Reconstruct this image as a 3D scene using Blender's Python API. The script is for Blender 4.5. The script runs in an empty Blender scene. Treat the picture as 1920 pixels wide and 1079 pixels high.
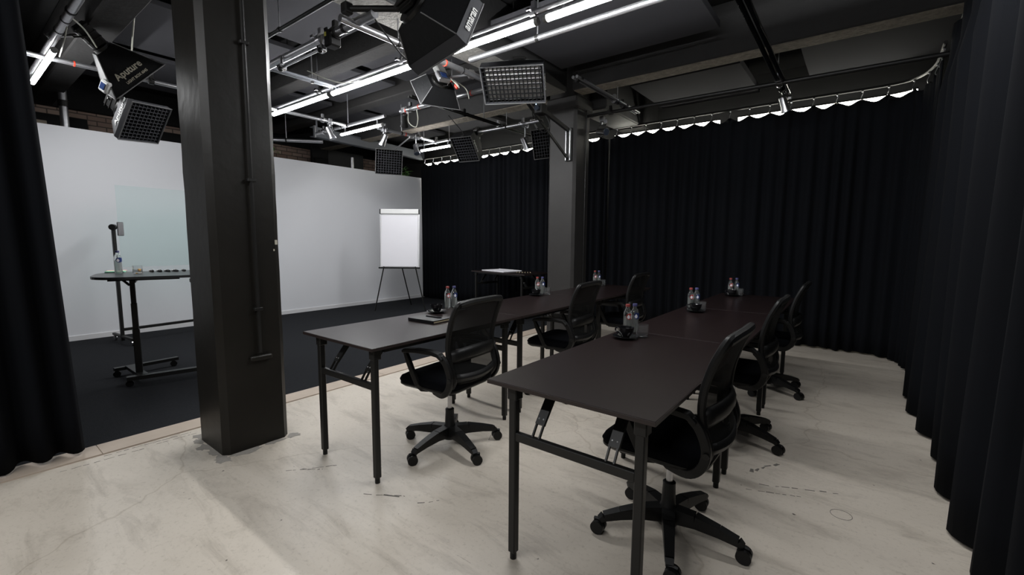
import bpy, bmesh, math, random
from mathutils import Vector, Matrix
random.seed(7)
PI = math.pi
COL = bpy.context.scene.collection
SC = bpy.context.scene

# ------------------------------------------------------------------ camera, world, exposure
def look_matrix(yaw, pitch, roll):
    f = Vector((math.sin(yaw)*math.cos(pitch), math.cos(yaw)*math.cos(pitch), math.sin(pitch)))
    r = Vector((math.cos(yaw), -math.sin(yaw), 0)); u = r.cross(f)
    c, s = math.cos(roll), math.sin(roll)
    R = c*r + s*u; U = -s*r + c*u
    return Matrix((R, U, -f)).transposed()
cam_d = bpy.data.cameras.new('camera'); cam = bpy.data.objects.new('camera', cam_d); COL.objects.link(cam)
cam.matrix_world = Matrix.Translation((0, 0, 1.35)) @ look_matrix(math.radians(-37.7), math.radians(-6.15), math.radians(0.4)).to_4x4()
cam_d.sensor_fit = 'HORIZONTAL'; cam_d.sensor_width = 36.0; cam_d.lens = 840.0/1920.0*36.0
cam_d.clip_start = 0.05; cam_d.clip_end = 60
SC.camera = cam
w = bpy.data.worlds.new('world'); SC.world = w; w.use_nodes = True
w.node_tree.nodes['Background'].inputs[0].default_value = (0.5, 0.55, 0.6, 1)
w.node_tree.nodes['Background'].inputs[1].default_value = 0.004
SC.view_settings.view_transform = 'Standard'; SC.view_settings.look = 'None'
SC.view_settings.gamma = 1.0; SC.view_settings.use_curve_mapping = False
SC.view_settings.exposure = 0.0
SC.cycles.use_denoising = True
SC.cycles.max_bounces = 8; SC.cycles.transparent_max_bounces = 16
SC.cycles.sample_clamp_indirect = 6.0
TUBE = 124.0          # luminance of the ceiling tubes
STRIP = 26.0          # luminance of the curtain strips

# ------------------------------------------------------------------ materials
def mat(name, col, rough=0.5, metal=0.0, spec=0.5, noise=None, bump=None, alpha=None, trans=0.0, ior=1.45, sheen=0.0, coat=0.0):
    m = bpy.data.materials.new(name); m.use_nodes = True
    nt = m.node_tree; b = nt.nodes['Principled BSDF']
    b.inputs['Base Color'].default_value = (*col, 1); b.inputs['Roughness'].default_value = rough
    b.inputs['Metallic'].default_value = metal; b.inputs['Specular IOR Level'].default_value = spec
    b.inputs['Transmission Weight'].default_value = trans; b.inputs['IOR'].default_value = ior
    b.inputs['Sheen Weight'].default_value = sheen; b.inputs['Coat Weight'].default_value = coat
    tc = nt.nodes.new('ShaderNodeTexCoord')
    if noise:   # (scale, amount, second colour)
        n = nt.nodes.new('ShaderNodeTexNoise'); n.inputs['Scale'].default_value = noise[0]; n.inputs['Detail'].default_value = 6
        n.inputs['Roughness'].default_value = 0.65
        nt.links.new(tc.outputs['Object'], n.inputs['Vector'])
        r = nt.nodes.new('ShaderNodeValToRGB'); r.color_ramp.elements[0].position = 0.5-noise[1]; r.color_ramp.elements[1].position = 0.5+noise[1]
        r.color_ramp.elements[0].color = (*col, 1); r.color_ramp.elements[1].color = (*noise[2], 1)
        nt.links.new(n.outputs['Fac'], r.inputs['Fac']); nt.links.new(r.outputs['Color'], b.inputs['Base Color'])
    if bump:    # (scale, strength, distance)
        n = nt.nodes.new('ShaderNodeTexNoise'); n.inputs['Scale'].default_value = bump[0]; n.inputs['Detail'].default_value = 8
        nt.links.new(tc.outputs['Object'], n.inputs['Vector'])
        bp = nt.nodes.new('ShaderNodeBump'); bp.inputs['Strength'].default_value = bump[1]; bp.inputs['Distance'].default_value = bump[2]
        nt.links.new(n.outputs['Fac'], bp.inputs['Height']); nt.links.new(bp.outputs['Normal'], b.inputs['Normal'])
    return m
def emit(name, col, strength):
    m = bpy.data.materials.new(name); m.use_nodes = True; nt = m.node_tree
    b = nt.nodes['Principled BSDF']; b.inputs['Base Color'].default_value = (0.8, 0.8, 0.8, 1)
    b.inputs['Emission Color'].default_value = (*col, 1); b.inputs['Emission Strength'].default_value = strength
    return m
M = {}
M['black_plastic'] = mat('black_plastic', (0.0065, 0.0065, 0.0065), 0.45, spec=0.35, bump=(300, 0.1, 0.001))
M['black_metal'] = mat('black_metal', (0.011, 0.0108, 0.0102), 0.42, spec=0.4, bump=(200, 0.05, 0.001))
M['seat_fabric'] = mat('seat_fabric', (0.0032, 0.0036, 0.005), 0.95, spec=0.1, bump=(400, 0.4, 0.002))
M['tabletop'] = mat('tabletop', (0.0105, 0.0064, 0.0064), 0.31, spec=0.26, noise=(30, 0.2, (0.0125, 0.0078, 0.0077)), bump=(250, 0.04, 0.0005))
M['table_edge'] = mat('table_edge', (0.024, 0.017, 0.016), 0.4)
M['curtain'] = mat('curtain', (0.0052, 0.0060, 0.0080), 0.95, spec=0.08, noise=(3, 0.3, (0.0059, 0.0063, 0.0076)), bump=(500, 0.3, 0.001), sheen=0.004)
M['white_wall'] = mat('white_wall', (0.79, 0.80, 0.83), 0.75, spec=0.3, noise=(1.5, 0.4, (0.77, 0.78, 0.81)))
M['white_trim'] = mat('white_trim', (0.75, 0.75, 0.76), 0.5)
M['carpet'] = mat('carpet', (0.0135, 0.0145, 0.0165), 1.0, spec=0.1, noise=(60, 0.25, (0.021, 0.0222, 0.0250)), bump=(350, 0.8, 0.004))
M['oak'] = mat('oak', (0.42, 0.345, 0.275), 0.5, noise=(7, 0.3, (0.50, 0.42, 0.345)))
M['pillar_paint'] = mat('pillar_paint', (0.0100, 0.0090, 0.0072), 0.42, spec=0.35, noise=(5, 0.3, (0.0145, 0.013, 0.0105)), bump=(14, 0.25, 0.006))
M['concrete'] = mat('concrete', (0.16, 0.14, 0.115), 0.9, noise=(14, 0.2, (0.30, 0.265, 0.22)), bump=(40, 0.9, 0.02))
M['beam_paint'] = mat('beam_paint', (0.0235, 0.0232, 0.0235), 0.75, noise=(6, 0.3, (0.032, 0.0315, 0.0315)), bump=(20, 0.4, 0.01))
M['beam_dark'] = mat('beam_dark', (0.012, 0.0115, 0.011), 0.75, noise=(6, 0.3, (0.017, 0.016, 0.0155)), bump=(20, 0.4, 0.01))
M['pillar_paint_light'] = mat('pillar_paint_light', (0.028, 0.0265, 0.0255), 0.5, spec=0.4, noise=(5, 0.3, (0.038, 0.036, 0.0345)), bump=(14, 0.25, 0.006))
M['plaster'] = mat('plaster', (0.16, 0.152, 0.14), 0.9, noise=(9, 0.25, (0.25, 0.24, 0.22)), bump=(30, 0.7, 0.02))
M['ceiling'] = mat('ceiling', (0.006, 0.006, 0.0063), 0.8, bump=(12, 0.3, 0.01))
M['dark_wall'] = mat('dark_wall', (0.008, 0.008, 0.0086), 0.85, bump=(20, 0.2, 0.005))
M['panel_felt'] = mat('panel_felt', (0.052, 0.052, 0.057), 0.95, spec=0.1, bump=(300, 0.3, 0.002))
M['chrome'] = mat('chrome', (0.62, 0.62, 0.64), 0.28, metal=1.0, noise=(18, 0.3, (0.5, 0.5, 0.52)))
M['galvanised'] = mat('galvanised', (0.40, 0.405, 0.42), 0.36, metal=0.9, noise=(30, 0.2, (0.5, 0.5, 0.52)))
M['steel_grey'] = mat('steel_grey', (0.16, 0.17, 0.19), 0.5, metal=0.3)
M['silver_cloth'] = mat('silver_cloth', (0.75, 0.75, 0.75), 0.35, metal=0.8, bump=(60, 0.4, 0.01))
M['softbox_cloth'] = mat('softbox_cloth', (0.006, 0.0063, 0.007), 0.6, spec=0.3, bump=(25, 0.35, 0.01))
M['softbox_grey'] = mat('softbox_grey', (0.036, 0.0375, 0.043), 0.7, bump=(40, 0.2, 0.005))
M['piping_grey'] = mat('piping_grey', (0.13, 0.13, 0.13), 0.7)
M['diffuser'] = mat('diffuser', (0.85, 0.85, 0.85), 0.8)
M['lamp_grey'] = mat('lamp_grey', (0.16, 0.16, 0.155), 0.5)
M['white_plastic'] = mat('white_plastic', (0.75, 0.75, 0.74), 0.45)
M['red_plastic'] = mat('red_plastic', (0.62, 0.05, 0.025), 0.45)
M['logo_white'] = mat('logo_white', (0.8, 0.8, 0.78), 0.6)
M['logo_cream'] = mat('logo_cream', (0.52, 0.49, 0.40), 0.6)
M['cable_pale'] = mat('cable_pale', (0.42, 0.42, 0.36), 0.6)
M['cable_black'] = mat('cable_black', (0.01, 0.01, 0.01), 0.5)
M['glass'] = mat('glass', (0.96, 0.98, 0.98), 0.02, trans=0.975, ior=1.45)
M['water'] = mat('water', (0.86, 0.88, 0.84), 0.05, trans=0.72, ior=1.33)
M['label_silver'] = mat('label_silver', (0.62, 0.62, 0.60), 0.4)
M['label_blue'] = mat('label_blue', (0.022, 0.04, 0.16), 0.4)
M['label_red'] = mat('label_red', (0.38, 0.035, 0.03), 0.4)
M['cap_red'] = mat('cap_red', (0.27, 0.045, 0.04), 0.4)
M['cap_blue'] = mat('cap_blue', (0.06, 0.06, 0.17), 0.4)
M['cup'] = mat('cup', (0.008, 0.008, 0.009), 0.16, coat=0.3)
M['coffee'] = mat('coffee', (0.01, 0.006, 0.004), 0.1)
M['notebook'] = mat('notebook', (0.012, 0.012, 0.013), 0.35)
M['paper'] = mat('paper', (0.84, 0.83, 0.87), 0.8, noise=(2.5, 0.35, (0.80, 0.79, 0.83)))
M['paper_cream'] = mat('paper_cream', (0.45, 0.38, 0.24), 0.8, bump=(300, 0.3, 0.001))
M['pink'] = mat('pink', (0.75, 0.42, 0.44), 0.7)
M['green'] = mat('green', (0.30, 0.66, 0.48), 0.7)
M['yellow_green'] = mat('yellow_green', (0.62, 0.68, 0.42), 0.7)
M['orange'] = mat('orange', (0.85, 0.42, 0.08), 0.5)
M['desk_top'] = mat('desk_top', (0.030, 0.031, 0.033), 0.3)
M['leaf'] = mat('leaf', (0.05, 0.12, 0.03), 0.6, noise=(12, 0.2, (0.08, 0.18, 0.05)))
M['door_grey'] = mat('door_grey', (0.045, 0.046, 0.048), 0.6)
M['wood_board'] = mat('wood_board', (0.30, 0.25, 0.19), 0.6, noise=(8, 0.2, (0.38, 0.33, 0.26)))
M['screen_blue'] = mat('screen_blue', (0.03, 0.06, 0.18), 0.2)
M['shaded_chrome'] = mat('shaded_chrome', (0.10, 0.10, 0.105), 0.22, metal=1.0)  # chrome with the shade of the pipe pair's unlit side put into its colour
M['lens'] = mat('lens', (0.04, 0.05, 0.07), 0.05, coat=0.6)
M['tube_light'] = emit('tube_light', (0.985, 0.99, 1.0), TUBE)
M['strip_light'] = emit('strip_light', (1.0, 0.98, 0.86), STRIP)
M['spot_glow'] = emit('spot_glow', (0.5, 0.75, 1.0), 3.0)
M['scuff'] = mat('scuff', (0.10, 0.092, 0.08), 0.8, noise=(80, 0.25, (0.22, 0.2, 0.18)))
M['bare_concrete'] = mat('bare_concrete', (0.24, 0.225, 0.20), 0.85, noise=(60, 0.3, (0.33, 0.31, 0.28)))

def glass_board_mat():
    m = bpy.data.materials.new('green_glass'); m.use_nodes = True; nt = m.node_tree; b = nt.nodes['Principled BSDF']; out = nt.nodes['Material Output']
    b.inputs['Base Color'].default_value = (0.55, 0.72, 0.68, 1); b.inputs['Roughness'].default_value = 0.12
    tr = nt.nodes.new('ShaderNodeBsdfTransparent'); tr.inputs[0].default_value = (0.945, 0.985, 0.98, 1)
    mx = nt.nodes.new('ShaderNodeMixShader'); mx.inputs[0].default_value = 0.03
    nt.links.new(tr.outputs[0], mx.inputs[1]); nt.links.new(b.outputs[0], mx.inputs[2]); nt.links.new(mx.outputs[0], out.inputs[0])
    return m
M['green_glass'] = glass_board_mat()
def mesh_cloth_mat():
    m = bpy.data.materials.new('mesh_cloth'); m.use_nodes = True; nt = m.node_tree; b = nt.nodes['Principled BSDF']; out = nt.nodes['Material Output']
    b.inputs['Base Color'].default_value = (0.0055, 0.0058, 0.0055, 1); b.inputs['Roughness'].default_value = 0.85; b.inputs['Specular IOR Level'].default_value = 0.2
    tr = nt.nodes.new('ShaderNodeBsdfTransparent')
    mx = nt.nodes.new('ShaderNodeMixShader'); mx.inputs[0].default_value = 0.90
    nt.links.new(tr.outputs[0], mx.inputs[1]); nt.links.new(b.outputs[0], mx.inputs[2]); nt.links.new(mx.outputs[0], out.inputs[0])
    return m
M['mesh_cloth'] = mesh_cloth_mat()
def floor_mat():
    m = bpy.data.materials.new('worn_floor'); m.use_nodes = True; nt = m.node_tree; b = nt.nodes['Principled BSDF']; L = nt.links.new
    tc = nt.nodes.new('ShaderNodeTexCoord')
    def noise(scale, detail=6, rough=0.6, stretch=None, dist=0.0):
        n = nt.nodes.new('ShaderNodeTexNoise'); n.inputs['Scale'].default_value = scale; n.inputs['Detail'].default_value = detail
        n.inputs['Roughness'].default_value = rough; n.inputs['Distortion'].default_value = dist
        if stretch:
            mp = nt.nodes.new('ShaderNodeMapping'); mp.inputs['Rotation'].default_value = (0, 0, stretch[0]); mp.inputs['Scale'].default_value = stretch[1]
            L(tc.outputs['Object'], mp.inputs['Vector']); L(mp.outputs['Vector'], n.inputs['Vector'])
        else: L(tc.outputs['Object'], n.inputs['Vector'])
        return n
    def ramp(src, p0, c0, p1, c1):
        r = nt.nodes.new('ShaderNodeValToRGB'); r.color_ramp.elements[0].position = p0; r.color_ramp.elements[1].position = p1
        r.color_ramp.elements[0].color = (*c0, 1); r.color_ramp.elements[1].color = (*c1, 1); L(src, r.inputs['Fac']); return r
    def mul(a, bb):
        x = nt.nodes.new('ShaderNodeMix'); x.data_type = 'RGBA'; x.blend_type = 'MULTIPLY'; x.inputs[0].default_value = 1.0
        L(a, x.inputs[6]); L(bb, x.inputs[7]); return x.outputs[2]
    base = ramp(noise(1.3, 8, 0.6).outputs['Fac'], 0.3, (0.545, 0.49, 0.415), 0.72, (0.655, 0.595, 0.512))
    smear = ramp(noise(2.2, 7, 0.7, (0.5, (1, 3.5, 1)), 0.6).outputs['Fac'], 0.32, (0.76, 0.75, 0.74), 0.50, (1, 1, 1))
    fine = ramp(noise(45, 6, 0.75).outputs['Fac'], 0.30, (0.76, 0.75, 0.73), 0.46, (1, 1, 1))
    specks = ramp(noise(22, 3, 0.5).outputs['Fac'], 0.235, (0.16, 0.15, 0.14), 0.265, (1, 1, 1))
    s1 = ramp(noise(3.4, 5, 0.75, (1.0, (0.5, 11, 1)), 1.2).outputs['Fac'], 0.285, (0.42, 0.40, 0.37), 0.315, (1, 1, 1))
    s2 = ramp(noise(2.6, 5, 0.75, (-0.5, (0.5, 12, 1)), 1.0).outputs['Fac'], 0.265, (0.45, 0.43, 0.40), 0.29, (1, 1, 1))
    v = nt.nodes.new('ShaderNodeTexVoronoi'); v.feature = 'DISTANCE_TO_EDGE'; v.inputs['Scale'].default_value = 0.75
    nz = noise(1.1, 4, 0.6); ad = nt.nodes.new('ShaderNodeMix'); ad.data_type = 'RGBA'; ad.inputs[0].default_value = 0.35
    L(tc.outputs['Object'], ad.inputs[6]); L(nz.outputs['Color'], ad.inputs[7]); L(ad.outputs[2], v.inputs['Vector'])
    crack = ramp(v.outputs['Distance'], 0.0008, (0.80, 0.78, 0.75), 0.0032, (1, 1, 1))
    c = mul(mul(mul(mul(mul(mul(base.outputs[0], smear.outputs[0]), fine.outputs[0]), specks.outputs[0]), s1.outputs[0]), s2.outputs[0]), crack.outputs[0])
    L(c, b.inputs['Base Color'])
    rr = nt.nodes.new('ShaderNodeMapRange'); rr.inputs['To Min'].default_value = 0.32; rr.inputs['To Max'].default_value = 0.5
    L(noise(6, 5).outputs['Fac'], rr.inputs['Value']); L(rr.outputs[0], b.inputs['Roughness'])
    bp = nt.nodes.new('ShaderNodeBump'); bp.inputs['Strength'].default_value = 0.15; bp.inputs['Distance'].default_value = 0.004
    L(noise(18, 6).outputs['Fac'], bp.inputs['Height']); L(bp.outputs['Normal'], b.inputs['Normal'])
    return m
M['floor'] = floor_mat()
def brick_mat():
    m = bpy.data.materials.new('old_brick'); m.use_nodes = True; nt = m.node_tree; b = nt.nodes['Principled BSDF']; L = nt.links.new
    tc = nt.nodes.new('ShaderNodeTexCoord'); mp = nt.nodes.new('ShaderNodeMapping'); mp.inputs['Rotation'].default_value = (0, PI/2, PI/2)
    sx = nt.nodes.new('ShaderNodeSeparateXYZ'); cx = nt.nodes.new('ShaderNodeCombineXYZ')
    L(tc.outputs['Object'], sx.inputs[0]); L(sx.outputs['Y'], cx.inputs['X']); L(sx.outputs['Z'], cx.inputs['Y'])
    br = nt.nodes.new('ShaderNodeTexBrick'); br.inputs['Scale'].default_value = 1.0; br.inputs['Brick Width'].default_value = 0.22; br.inputs['Row Height'].default_value = 0.075
    br.inputs['Mortar Size'].default_value = 0.008; br.inputs['Color1'].default_value = (0.33, 0.225, 0.185, 1); br.inputs['Color2'].default_value = (0.46, 0.35, 0.29, 1); br.inputs['Mortar'].default_value = (0.14, 0.11, 0.095, 1)
    L(cx.outputs[0], br.inputs['Vector']); L(br.outputs['Color'], b.inputs['Base Color']); b.inputs['Roughness'].default_value = 0.9
    bp = nt.nodes.new('ShaderNodeBump'); bp.inputs['Distance'].default_value = 0.01; bp.invert = True; L(br.outputs['Fac'], bp.inputs['Height']); L(bp.outputs['Normal'], b.inputs['Normal'])
    return m
M['brick'] = brick_mat()

# ------------------------------------------------------------------ mesh helpers
class MB:
    def __init__(s): s.v = []; s.f = []
    def add(s, vs, fs, T=None):
        o = len(s.v)
        s.v += [(T @ Vector(v)) if T else Vector(v) for v in vs]
        s.f += [tuple(i+o for i in f) for f in fs]; return s
    def box(s, c, d, T=None, R=None, ch=0.0):
        hx, hy, hz = d[0]/2, d[1]/2, d[2]/2
        bm = bmesh.new(); bmesh.ops.create_cube(bm, size=1.0)
        for v in bm.verts: v.co = Vector((v.co.x*d[0], v.co.y*d[1], v.co.z*d[2]))
        if ch: bmesh.ops.bevel(bm, geom=list(bm.edges), offset=min(ch, hx*.9, hy*.9, hz*.9), segments=1, affect='EDGES')
        bm.verts.ensure_lookup_table(); bm.verts.index_update()
        X = Matrix.Translation(c) @ (R.to_4x4() if R else Matrix())
        if T: X = T @ X
        s.add([v.co.copy() for v in bm.verts], [[v.index for v in f.verts] for f in bm.faces], X); bm.free(); return s
    def bar(s, a, b, wd, ht, up=(0, 0, 1), T=None, w2=None, h2=None):
        a, b = Vector(a), Vector(b); z = (b-a).normalized(); u = Vector(up)
        if abs(z.dot(u)) > .98: u = Vector((1, 0, 0))
        x = z.cross(u).normalized(); y = x.cross(z).normalized(); w2 = w2 or wd; h2 = h2 or ht
        vs = [a-x*wd/2-y*ht/2, a+x*wd/2-y*ht/2, a+x*wd/2+y*ht/2, a-x*wd/2+y*ht/2, b-x*w2/2-y*h2/2, b+x*w2/2-y*h2/2, b+x*w2/2+y*h2/2, b-x*w2/2+y*h2/2]
        return s.add(vs, [(3, 2, 1, 0), (4, 5, 6, 7), (0, 1, 5, 4), (1, 2, 6, 5), (2, 3, 7, 6), (3, 0, 4, 7)], T)
    def cyl(s, a, b, r, r2=None, n=14, T=None):
        return s.tube([a, b], [r, r if r2 is None else r2], n, T)
    def tube(s, pts, r, n=8, T=None, closed=False):
        pts = [Vector(p) for p in pts]; N = len(pts); rs = r if isinstance(r, (list, tuple)) else [r]*N
        prev = None; vs = []
        for i, p in enumerate(pts):
            if closed: d = (pts[(i+1) % N]-pts[i-1])
            else: d = (pts[min(i+1, N-1)]-pts[max(i-1, 0)])
            d = d.normalized() if d.length > 1e-9 else Vector((0, 0, 1))
            if prev is None: x = d.orthogonal().normalized()
            else:
                x = prev-d*prev.dot(d); x = x.normalized() if x.length > 1e-6 else d.orthogonal().normalized()
            prev = x; y = d.cross(x)
            vs += [p+(x*math.cos(2*PI*k/n)+y*math.sin(2*PI*k/n))*rs[i] for k in range(n)]
        fs = []
        for i in range(N if closed else N-1):
            j = (i+1) % N
            fs += [(i*n+k, i*n+(k+1) % n, j*n+(k+1) % n, j*n+k) for k in range(n)]
        if not closed: fs += [tuple(range(n))[::-1], tuple((N-1)*n+k for k in range(n))]
        return s.add(vs, fs, T)
    def lathe(s, prof, n=24, T=None, cap0=True, cap1=True):
        vs = []; fs = []; N = len(prof)
        for r, z in prof: vs += [(r*math.cos(2*PI*k/n), r*math.sin(2*PI*k/n), z) for k in range(n)]
        for i in range(N-1): fs += [(i*n+k, i*n+(k+1) % n, (i+1)*n+(k+1) % n, (i+1)*n+k) for k in range(n)]
        if cap0: fs.append(tuple(range(n))[::-1])
        if cap1: fs.append(tuple((N-1)*n+k for k in range(n)))
        return s.add(vs, fs, T)
    def prism(s, poly, z0, z1, T=None):
        n = len(poly); vs = [(x, y, z0) for x, y in poly]+[(x, y, z1) for x, y in poly]
        return s.add(vs, [tuple(range(n))[::-1], tuple(range(n, 2*n))]+[(k, (k+1) % n, n+(k+1) % n, n+k) for k in range(n)], T)
    def sweep(s, pts, wd, th):     # ribbon of rectangular section: th across local Y, wd in the plane of the path
        n = len(pts); vs = []
        for i, p in enumerate(pts):
            d = (pts[min(i+1, n-1)]-pts[max(i-1, 0)]).normalized(); y = Vector((0, 1, 0)); y = (y-d*y.dot(d)).normalized(); q = d.cross(y)
            k = .6 if i in (0, n-1) else 1
            vs += [p-y*th/2-q*wd/2*k, p+y*th/2-q*wd/2*k, p+y*th/2+q*wd/2*k, p-y*th/2+q*wd/2*k]
        fs = [(3, 2, 1, 0), tuple((n-1)*4+k for k in range(4))]
        for i in range(n-1): fs += [(i*4+k, i*4+(k+1) % 4, i*4+4+(k+1) % 4, i*4+4+k) for k in range(4)]
        return s.add(vs, fs)
    def grid(s, P, closed_u=False):
        nu, nv = len(P), len(P[0]); vs = [p for row in P for p in row]
        return s.add(vs, [(i*nv+j, i*nv+j+1, (i+1)*nv+j+1, (i+1)*nv+j) for i in range(nu-1) for j in range(nv-1)])
    def ball(s, c, r, T=None, sc=(1, 1, 1)):
        prof = [(max(1e-4, math.sin(PI*i/8)), -math.cos(PI*i/8)) for i in range(9)]
        X = Matrix.Translation(c) @ Matrix.Diagonal((r*sc[0], r*sc[1], r*sc[2], 1)); X = T @ X if T else X
        return s.lathe(prof, 12, X, False, False)
    def build(s, name, m, parent=None, smooth=False, bevel=0, angle=35):
        me = bpy.data.meshes.new(name); me.from_pydata([tuple(v) for v in s.v], [], s.f); me.validate()
        me.materials.append(M[m] if isinstance(m, str) else m)
        if smooth:
            for p in me.polygons: p.use_smooth = True
            me.set_sharp_from_angle(angle=math.radians(angle))
        o = bpy.data.objects.new(name, me); COL.objects.link(o)
        if parent: o.parent = parent
        if bevel:
            bv = o.modifiers.new('bevel', 'BEVEL'); bv.width = bevel; bv.segments = 2; bv.limit_method = 'ANGLE'
        return o
def tag(o, label=None, cat=None, group=None, kind=None):
    for k, v in (('label', label), ('category', cat), ('group', group), ('kind', kind)):
        if v: o[k] = v
    return o
def thing(name, label, cat, loc=(0, 0, 0), rz=0.0, group=None, mtx=None):
    o = bpy.data.objects.new(name, None); COL.objects.link(o); o.empty_display_size = 0.1
    if mtx is not None: o.matrix_world = mtx
    else: o.location = loc; o.rotation_euler = (0, 0, rz)
    return tag(o, label, cat, group)
def dup(o, loc=None, rz=None, label=None, parent=None):
    c = o.copy(); COL.objects.link(c)
    if parent: c.parent = parent
    if loc is not None: c.location = loc
    if rz is not None: c.rotation_euler = (0, 0, rz)
    if label: c['label'] = label
    for ch in o.children: dup(ch, parent=c)
    return c
def text_mesh(txt, size, name, m, parent, mtx, ext=0.0006, bold=0.0, squeeze=1.0):
    cu = bpy.data.curves.new('t', 'FONT'); cu.body = txt; cu.size = size; cu.extrude = ext; cu.align_x = 'CENTER'; cu.align_y = 'CENTER'
    cu.offset = bold; cu.resolution_u = 3
    t = bpy.data.objects.new('t', cu); COL.objects.link(t)
    dg = bpy.context.evaluated_depsgraph_get(); me = bpy.data.meshes.new_from_object(t.evaluated_get(dg))
    bpy.data.objects.remove(t); bpy.data.curves.remove(cu)
    me.name = name; me.materials.clear(); me.materials.append(M[m])
    me.transform(mtx @ Matrix.Diagonal((squeeze, 1, 1, 1)))
    o = bpy.data.objects.new(name, me); COL.objects.link(o); o.parent = parent; return o
def frame(o, x, y, z):
    return Matrix(((x[0], y[0], z[0], o[0]), (x[1], y[1], z[1], o[1]), (x[2], y[2], z[2], o[2]), (0, 0, 0, 1)))
def arc(a, b, sag, n=12):
    a, b = Vector(a), Vector(b)
    return [a.lerp(b, i/n)-Vector((0, 0, sag*4*(i/n)*(1-i/n))) for i in range(n+1)]
def spline(pts, n=6):
    pts = [Vector(p) for p in pts]; out = []
    for i in range(len(pts)-1):
        p0, p1, p2, p3 = pts[max(i-1, 0)], pts[i], pts[i+1], pts[min(i+2, len(pts)-1)]
        for k in range(n):
            t = k/n
            out.append(0.5*((2*p1)+(p2-p0)*t+(2*p0-5*p1+4*p2-p3)*t*t+(3*p1-p0-3*p2+p3)*t*t*t))
    out.append(pts[-1]); return out
def struct(o): o['kind'] = 'structure'; return o

# ------------------------------------------------------------------ room shell
ZC = 3.75
fl = struct(MB().box((-4.2, 2.6, -0.05), (12.4, 11.4, 0.1)).build('floor', 'floor'))
struct(MB().box((-4.2, 2.6, ZC+0.06), (12.4, 11.4, 0.12)).build('ceiling', 'ceiling'))
struct(MB().box((-9.75, 2.6, ZC/2), (0.2, 11.4, ZC)).build('wall_left', 'brick'))
struct(MB().box((-4.2, 7.65, ZC/2), (12.4, 0.2, ZC)).build('wall_back', 'dark_wall'))
struct(MB().box((1.15, 2.6, ZC/2), (0.2, 11.4, ZC)).build('wall_right', 'dark_wall'))
struct(MB().box((-4.2, -3.1, ZC/2), (12.4, 0.2, ZC)).build('wall_front', 'dark_wall'))
# carpeted stage area, one fitted sheet, and its oak edging
cp = MB().box((-5.88, 2.2, 0.002), (4.14, 9.6, 0.004)).build('carpet', 'carpet'); tag(cp, 'dark charcoal fitted carpet in front of the white studio wall', 'carpet')
tr = struct(MB().box((-3.72, 2.2, 0.0015), (0.19, 9.6, 0.003)).build('trim_1', 'oak'))
y = -2.6
for i in range(9):
    ln = 1.05
    MB().box((-3.72, y+ln/2, 0.005), (0.184, ln-0.003, 0.006), ch=0.001).build('plank', 'oak', tr); y += ln
struct(MB().box((-9.6, 2.6, 3.50), (.1, 11.2, .48), ch=.01).build('wall_lintel', 'dark_wall'))
# freestanding white set wall with skirting
struct(MB().box((-8.05, 2.9, 1.355), (0.2, 8.2, 2.71)).build('wall_set', 'white_wall'))
struct(MB().box((-7.943, 2.9, 0.035), (0.014, 8.2, 0.07), ch=0.004).build('baseboard_left', 'white_trim'))
# beams
def beam(n, c, d, under, mt='beam_paint'):
    o = struct(MB().box(c, d, ch=0.012).build('trim_%d' % n, mt))
    if under:
        long = 0 if d[0] > d[1] else 1
        dd = [d[0]-0.03, d[1]-0.03, 0.012]
        MB().box((c[0], c[1], c[2]-d[2]/2-0.004), dd, ch=0.004).build('concrete_soffit', under, o)
    return o
beam(2, (-1.05, 5.21, 3.48), (3.9, 0.24, 0.52), 'concrete')
beam(3, (-6.3, 5.3, 3.48), (5.7, 0.24, 0.52), 'concrete')
beam(4, (-6.4, 1.12, 3.48), (5.9, 0.24, 0.52), None, 'beam_dark')
beam(5, (-1.0, 1.12, 3.48), (4.0, 0.24, 0.52), None, 'beam_dark')
beam(6, (-3.2, 3.2, 3.46), (0.36, 3.6, 0.56), 'plaster')
beam(7, (-3.02, 6.6, 3.40), (0.44, 1.9, 0.58), 'beam_paint')
beam(8, (-6.3, 3.1, 3.52), (5.7, 0.2, 0.4), None, 'beam_dark')
beam(9, (-6.3, 4.3, 3.55), (5.7, 0.2, 0.36), None, 'beam_dark')

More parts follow.
